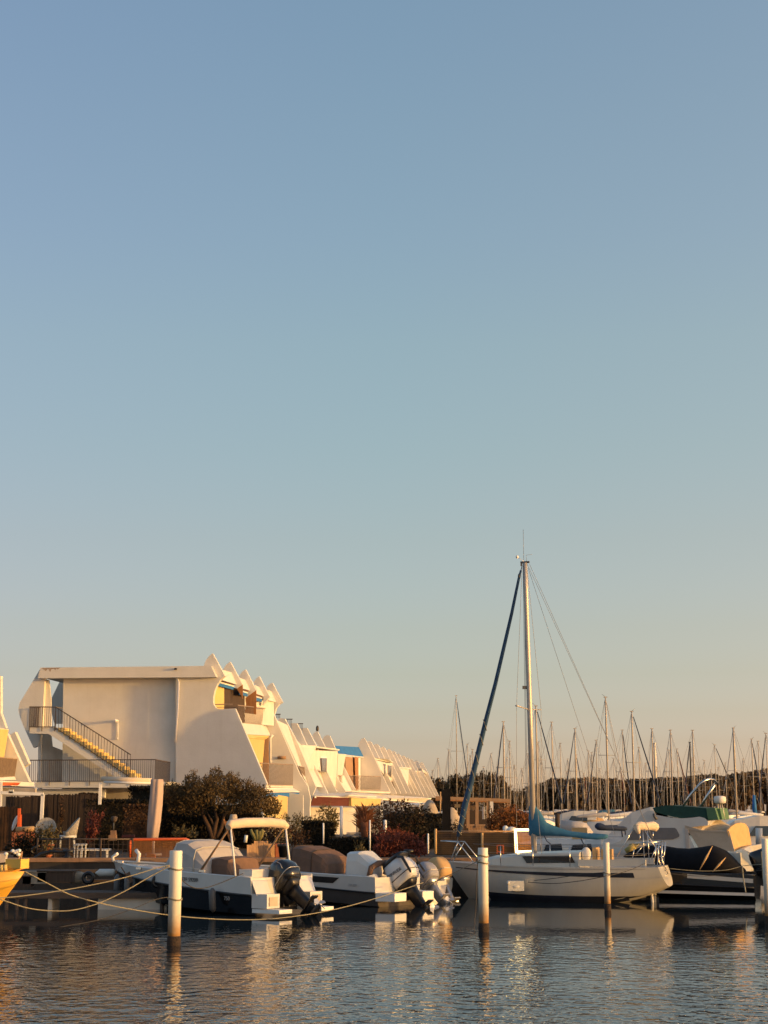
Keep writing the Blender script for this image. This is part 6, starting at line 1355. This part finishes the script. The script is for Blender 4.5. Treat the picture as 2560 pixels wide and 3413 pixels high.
for i, (tx, ty, furl, opt, lb) in enumerate(FAR):
    px, py = ZI(tx, ty); dl = 2680 - py; zt = 7.4 + 5.6 * min(1.05, dl / 370); d = (zt - 3) * FPX / dl
    d = max(88, min(232, d)); top = P(px, py, d); x = top.x
    if px < 1560: d = max(d, 205 + fr.uniform(0, 25)); top = P(px, py, d); x = top.x
    label = lb or 'sailboat lost in the mast forest, only its slim bare mast showing'
    T = thing('moored_sailboat', label, 'sailboat', (x, d, 0), grp if lb else 'slim bare masts in the forest')
    h = fr.uniform(-.5, .5) + (math.pi if fr.random() < .5 else 0); F = Frame((x - math.cos(h) * 3.4, d - math.sin(h) * 3.4), (math.cos(h), math.sin(h)))
    L_ = fr.uniform(6.6, 8.4); B = 1.25
    rings = []
    for k in range(8):
        t = k / 7; b = B * max(.04, math.sin(math.pi * (t * .78 + .22)) ** .8); zs = .95 + .2 * t
        rings.append([F(L_ * t, b, zs), F(L_ * t * .97, b * .9, .35), F(L_ * t * .93, b * .4, -.1), F(L_ * t * .93, -b * .4, -.1), F(L_ * t * .97, -b * .9, .35), F(L_ * t, -b, zs)])
    m = MB(); m.loft(rings, True); obj('hull', m, M['gel_far'] if fr.random() < .82 else M['navy_paint'], T)
    m = MB(); m.loft([[F(x_, .8 * w_, .95), F(x_, .7 * w_, z_), F(x_, -.7 * w_, z_), F(x_, -.8 * w_, .95)] for x_, w_, z_ in ((1.6, 1, 1.5), (3.4, 1, 1.5), (5.0, .7, 1.3), (5.6, .5, 1.1))], False); obj('cabin', m, M['gel_far'], T)
    rm = {'K': .12, 'k': .08, 'd': .08}.get(opt[:1], fr.uniform(.038, .054)) * (1 if d < 170 else 1.15)
    m = MB(); m.tube([(x, d, 1.0), (x, d, 1 + (top.z - 1) * .8), top], [rm, rm, rm * .75], 8); m.box(top, (.34, .06, .08)); ms = obj('mast', m, M['alu_dark'] if opt == 'd' else M['alu_far'], T)
    m = MB(); zs = 1 + (top.z - 1) * .55
    m.tube([(x - .8, d - .2, zs), (x + .8, d + .2, zs)], .025, 5)
    for sx in (-1, 1): m.tube([top, (x + .8 * sx, d + .2 * sx, zs), (x + 1.1 * sx, d + .3 * sx, 1.0)], .014, 4, cap=False)
    if fr.random() < .6: m.tube([top + UP * .02, top + Vector((fr.choice((-.3, .3)), 0, .25))], .015, 4)
    obj('spreader', m, M['wire'], ms)
    bd = F.f if furl is None or furl[0] < 0 else -F.f
    sgn = -1 if (furl and furl[0] > 0) else 1
    m = MB(); m.tube([Vector((x, d, 2.1)), Vector((x + sgn * .3, d, 2.15)), Vector((x + sgn * 2.6, d + .3, 1.95)), Vector((x + sgn * 2.9, d + .3, 1.93))], [.10, .2, .13, .06], 8)
    obj('boom_cover', m, M[fr.choice(['navy', 'navy', 'navy', 'teal', 'white_cloth', 'grey_cloth'])], T)
    if opt == 'c': m = MB(); m.tube([(x, d, 1.9), (x, d, 4.1)], [.3, .16], 8); obj('mast_cover', m, M['blue_cloth'], T)
    if furl:
        dx = furl[0] / 1.4302 / FPX * d
        fy = 615 if furl[1] in 'bdr' else 560; foot = Vector((x + dx * 1.0, d + .4, max(1.2, P(1280, ZI(0, fy)[1], d).z)))
        a = top.lerp(foot, .06); rr = .075 if furl[1] != 'g' else .035
        m = MB(); m.tube([a, a.lerp(foot, .3), a.lerp(foot, .7), foot.lerp(a, .03), foot], [rr * .55, rr * .8, rr, rr * 1.1, rr * .4], 6); obj('furled_sail', m, M[COL[furl[1]]] if furl[1] != 'r' else M['redsail'] if 'redsail' in M else M['maroon'], T)
    back = Vector((x - (1 if not furl else math.copysign(1, furl[0])) * fr.uniform(2.2, 3.4), d, 1.1))
    m = MB(); m.tube([top, back], .014, 4, cap=False); obj('backstay', m, M['wire'], T)
# nearer craft and cabin tops seen over the sailboat
def motorboat(px, py, d, L_, head, label, colr='gel_far', cover=None):
    x = xat(px, d); F = Frame((x - math.cos(head) * L_ / 2, d - math.sin(head) * L_ / 2), (math.cos(head), math.sin(head)))
    T = thing('moored_motorboat', label, 'motorboat', F(L_ / 2, 0, 0), 'motorboats moored behind the sailboat'); zt = P(px, py, d).z; rings = []
    for k in range(8):
        t = k / 7; b = 1.3 * max(.03, (1 - t ** 3)); rings.append([F(L_ * t, b, 1.0 + .3 * t), F(L_ * t * .96, b * .85, .2), F(L_ * t * .9, 0, -.3), F(L_ * t * .96, -b * .85, .2), F(L_ * t, -b, 1.0 + .3 * t)])
    m = MB(); m.loft(rings); obj('hull', m, M[colr], T)
    m = MB(); m.loft([[F(x_ * L_, 1.1 * w_, 1.0), F(x_ * L_, .95 * w_, z_), F(x_ * L_, -.95 * w_, z_), F(x_ * L_, -1.1 * w_, 1.0)] for x_, w_, z_ in ((.12, .9, zt * .97), (.42, 1, zt), (.58, .92, zt * .82 + .2), (.78, .6, 1.25))], False); cb = obj('cabin', m, M[colr], T)
    m = MB(); m.add([F(.24 * L_, 1.09, 1.2 + .2 * (zt - 1)), F(.5 * L_, 1.08, 1.2 + .2 * (zt - 1)), F(.45 * L_, 1.04, 1 + .66 * (zt - 1)), F(.24 * L_, 1.04, 1 + .66 * (zt - 1))], [[0, 1, 2, 3]]); obj('cabin_window', m, M['glass'], cb, fix=False); m = MB(); m.add([F(.24 * L_, -1.09, 1.2 + .2 * (zt - 1)), F(.5 * L_, -1.08, 1.2 + .2 * (zt - 1)), F(.45 * L_, -1.04, 1 + .66 * (zt - 1)), F(.24 * L_, -1.04, 1 + .66 * (zt - 1))], [[0, 1, 2, 3]]); obj('cabin_window', m, M['glass'], cb, fix=False)
    if cover:
        m = MB(); m.loft([[F(x_ * L_, 1.2, 1.05), F(x_ * L_, .8, z_), F(x_ * L_, -.8, z_), F(x_ * L_, -1.2, 1.05)] for x_, z_ in ((-.02, 1.2), (.05, 1.75), (.3, 1.95), (.36, 1.2))], True); obj('cockpit_cover', m, M[cover], T)
    return T
motorboat(1895, 2702, 150, 7, R(170), 'white boat with a tan canopy and dark hull behind the teal boom cover', 'gel_far', 'tan')
motorboat(1995, 2735, 112, 6.5, R(165), 'white cabin boat with pale wheelhouse right of the teal boom', 'gel_far', 'white_cloth')
motorboat(2070, 2725, 135, 6.5, R(160), 'white boat with a navy cockpit cover left of the cruiser', 'gel_far', 'navy')
motorboat(2140, 2690, 92, 7, R(165), 'small white boat peeping over the cruiser foredeck', 'gel_far', 'white_cloth')
motorboat(2480, 2718, 78, 7.5, R(175), 'white boat with glinting cabin behind the aft enclosure of the cruiser', 'gel_far')
motorboat(2545, 2745, 92, 8, R(175), 'white hull with dark waterline at the right edge', 'gel_far', 'navy')
motorboat(1830, 2752, 110, 5.5, R(160), 'grey white boat partly hidden behind the boom cover', 'gel_old', 'grey_cloth')
motorboat(1800, 2730, 135, 6.5, R(20), 'distant white boat beside the mast above the teal cover', 'gel_far', 'navy')
m = MB(); m.prism([P(2498, 2730, 77.0), P(2510, 2730, 77.0), P(2510, 2738, 77.0), P(2498, 2738, 77.0)], Vector((0, .03, 0))); single('cabin_glint', m, M['lit'], 'bright reflected glint on a cabin window at the right', 'window') if False else None
# dark dinghy cover and boom behind the teal sail cover
T = thing('covered_boom', 'navy sail cover along a boom left of the cruiser windscreen', 'boom', P(2030, 2765, 62))
m = MB(); m.tube([P(1983, 2755, 62), P(1990, 2754, 62), P(2000, 2755, 62), P(2020, 2760, 62), P(2080, 2762, 62), P(2090, 2763, 62)], [.05, .13, .15, .10, .09, .05], 8); obj('cover', m, M['navy'], T)
m = MB(); [m.tube([P(px, 2766, 62), P(px + 3, 2790, 62)], .03, 5) for px in (2072, 2083)]; obj('tie', m, M['navy'], T)
T = thing('moored_sailboat', 'grey white sailboat hull with clutter right behind the sailboat cabin', 'sailboat', P(1960, 2830, 58), None)
FF = Frame((xat(2130, 58.5), 58.5), (-.97, .2))
rings = []
for k in range(9):
    t = k / 8; b = 1.2 * max(.04, math.sin(math.pi * (t * .78 + .22)) ** .8); zs = 1.15 + .2 * t
    rings.append([FF(7 * t, b, zs), FF(6.8 * t, b * .9, .35), FF(6.5 * t, 0, -.3), FF(6.8 * t, -b * .9, .35), FF(7 * t, -b, zs)])
m = MB(); m.loft(rings); obj('hull', m, M['gel'], T)
m = MB(); m.loft([[FF(x_, .85 * w_, 1.1), FF(x_, .75 * w_, z_), FF(x_, -.75 * w_, z_), FF(x_, -.85 * w_, 1.1)] for x_, w_, z_ in ((1.4, 1, 1.72), (3.6, 1, 1.75), (5.0, .7, 1.5), (5.8, .5, 1.25))], True); obj('cabin', m, M['gel'], T)
for x0_, x1_ in ((1.7, 2.5), (2.8, 3.5), (3.9, 4.5)):
    m = MB(); m.add([FF(x0_, .865, 1.32), FF(x1_, .86 - .03 * (x1_ > 4), 1.32), FF(x1_ - .08, .80 - .05 * (x1_ > 4), 1.55), FF(x0_ + .05, .80, 1.58)], [[0, 1, 2, 3]]); obj('portlight', m, M['plexi'], T, fix=False)
for x_ in (.5, 2.0, 3.6, 5.2):
    m = MB(); m.tube([FF(x_, 1.05 - .1 * (x_ > 5), 1.2), FF(x_, 1.05 - .1 * (x_ > 5), 1.85)], .014, 6); obj('stanchion', m, M['steel'], T)
m = MB(); [m.tube([FF(.5, 1.05, z_), FF(3.6, 1.05, z_), FF(5.2, .95, z_ + .03)], .008, 5) for z_ in (1.84, 1.55)]; obj('lifeline', m, M['wire'], T)
m = MB(); m.box(FF(2.2, .3, 1.95), (.55, .3, .42), FF.ax()); obj('deck_box', m, M['tan'], T)
m = MB()
for y in (.5, -.5): m.tube([FF(6.2, y, 1.3), FF(6.5, y * .8, 1.9), FF(7.0, 0, 1.95)], .02, 6)
obj('pulpit', m, M['steel'], T)
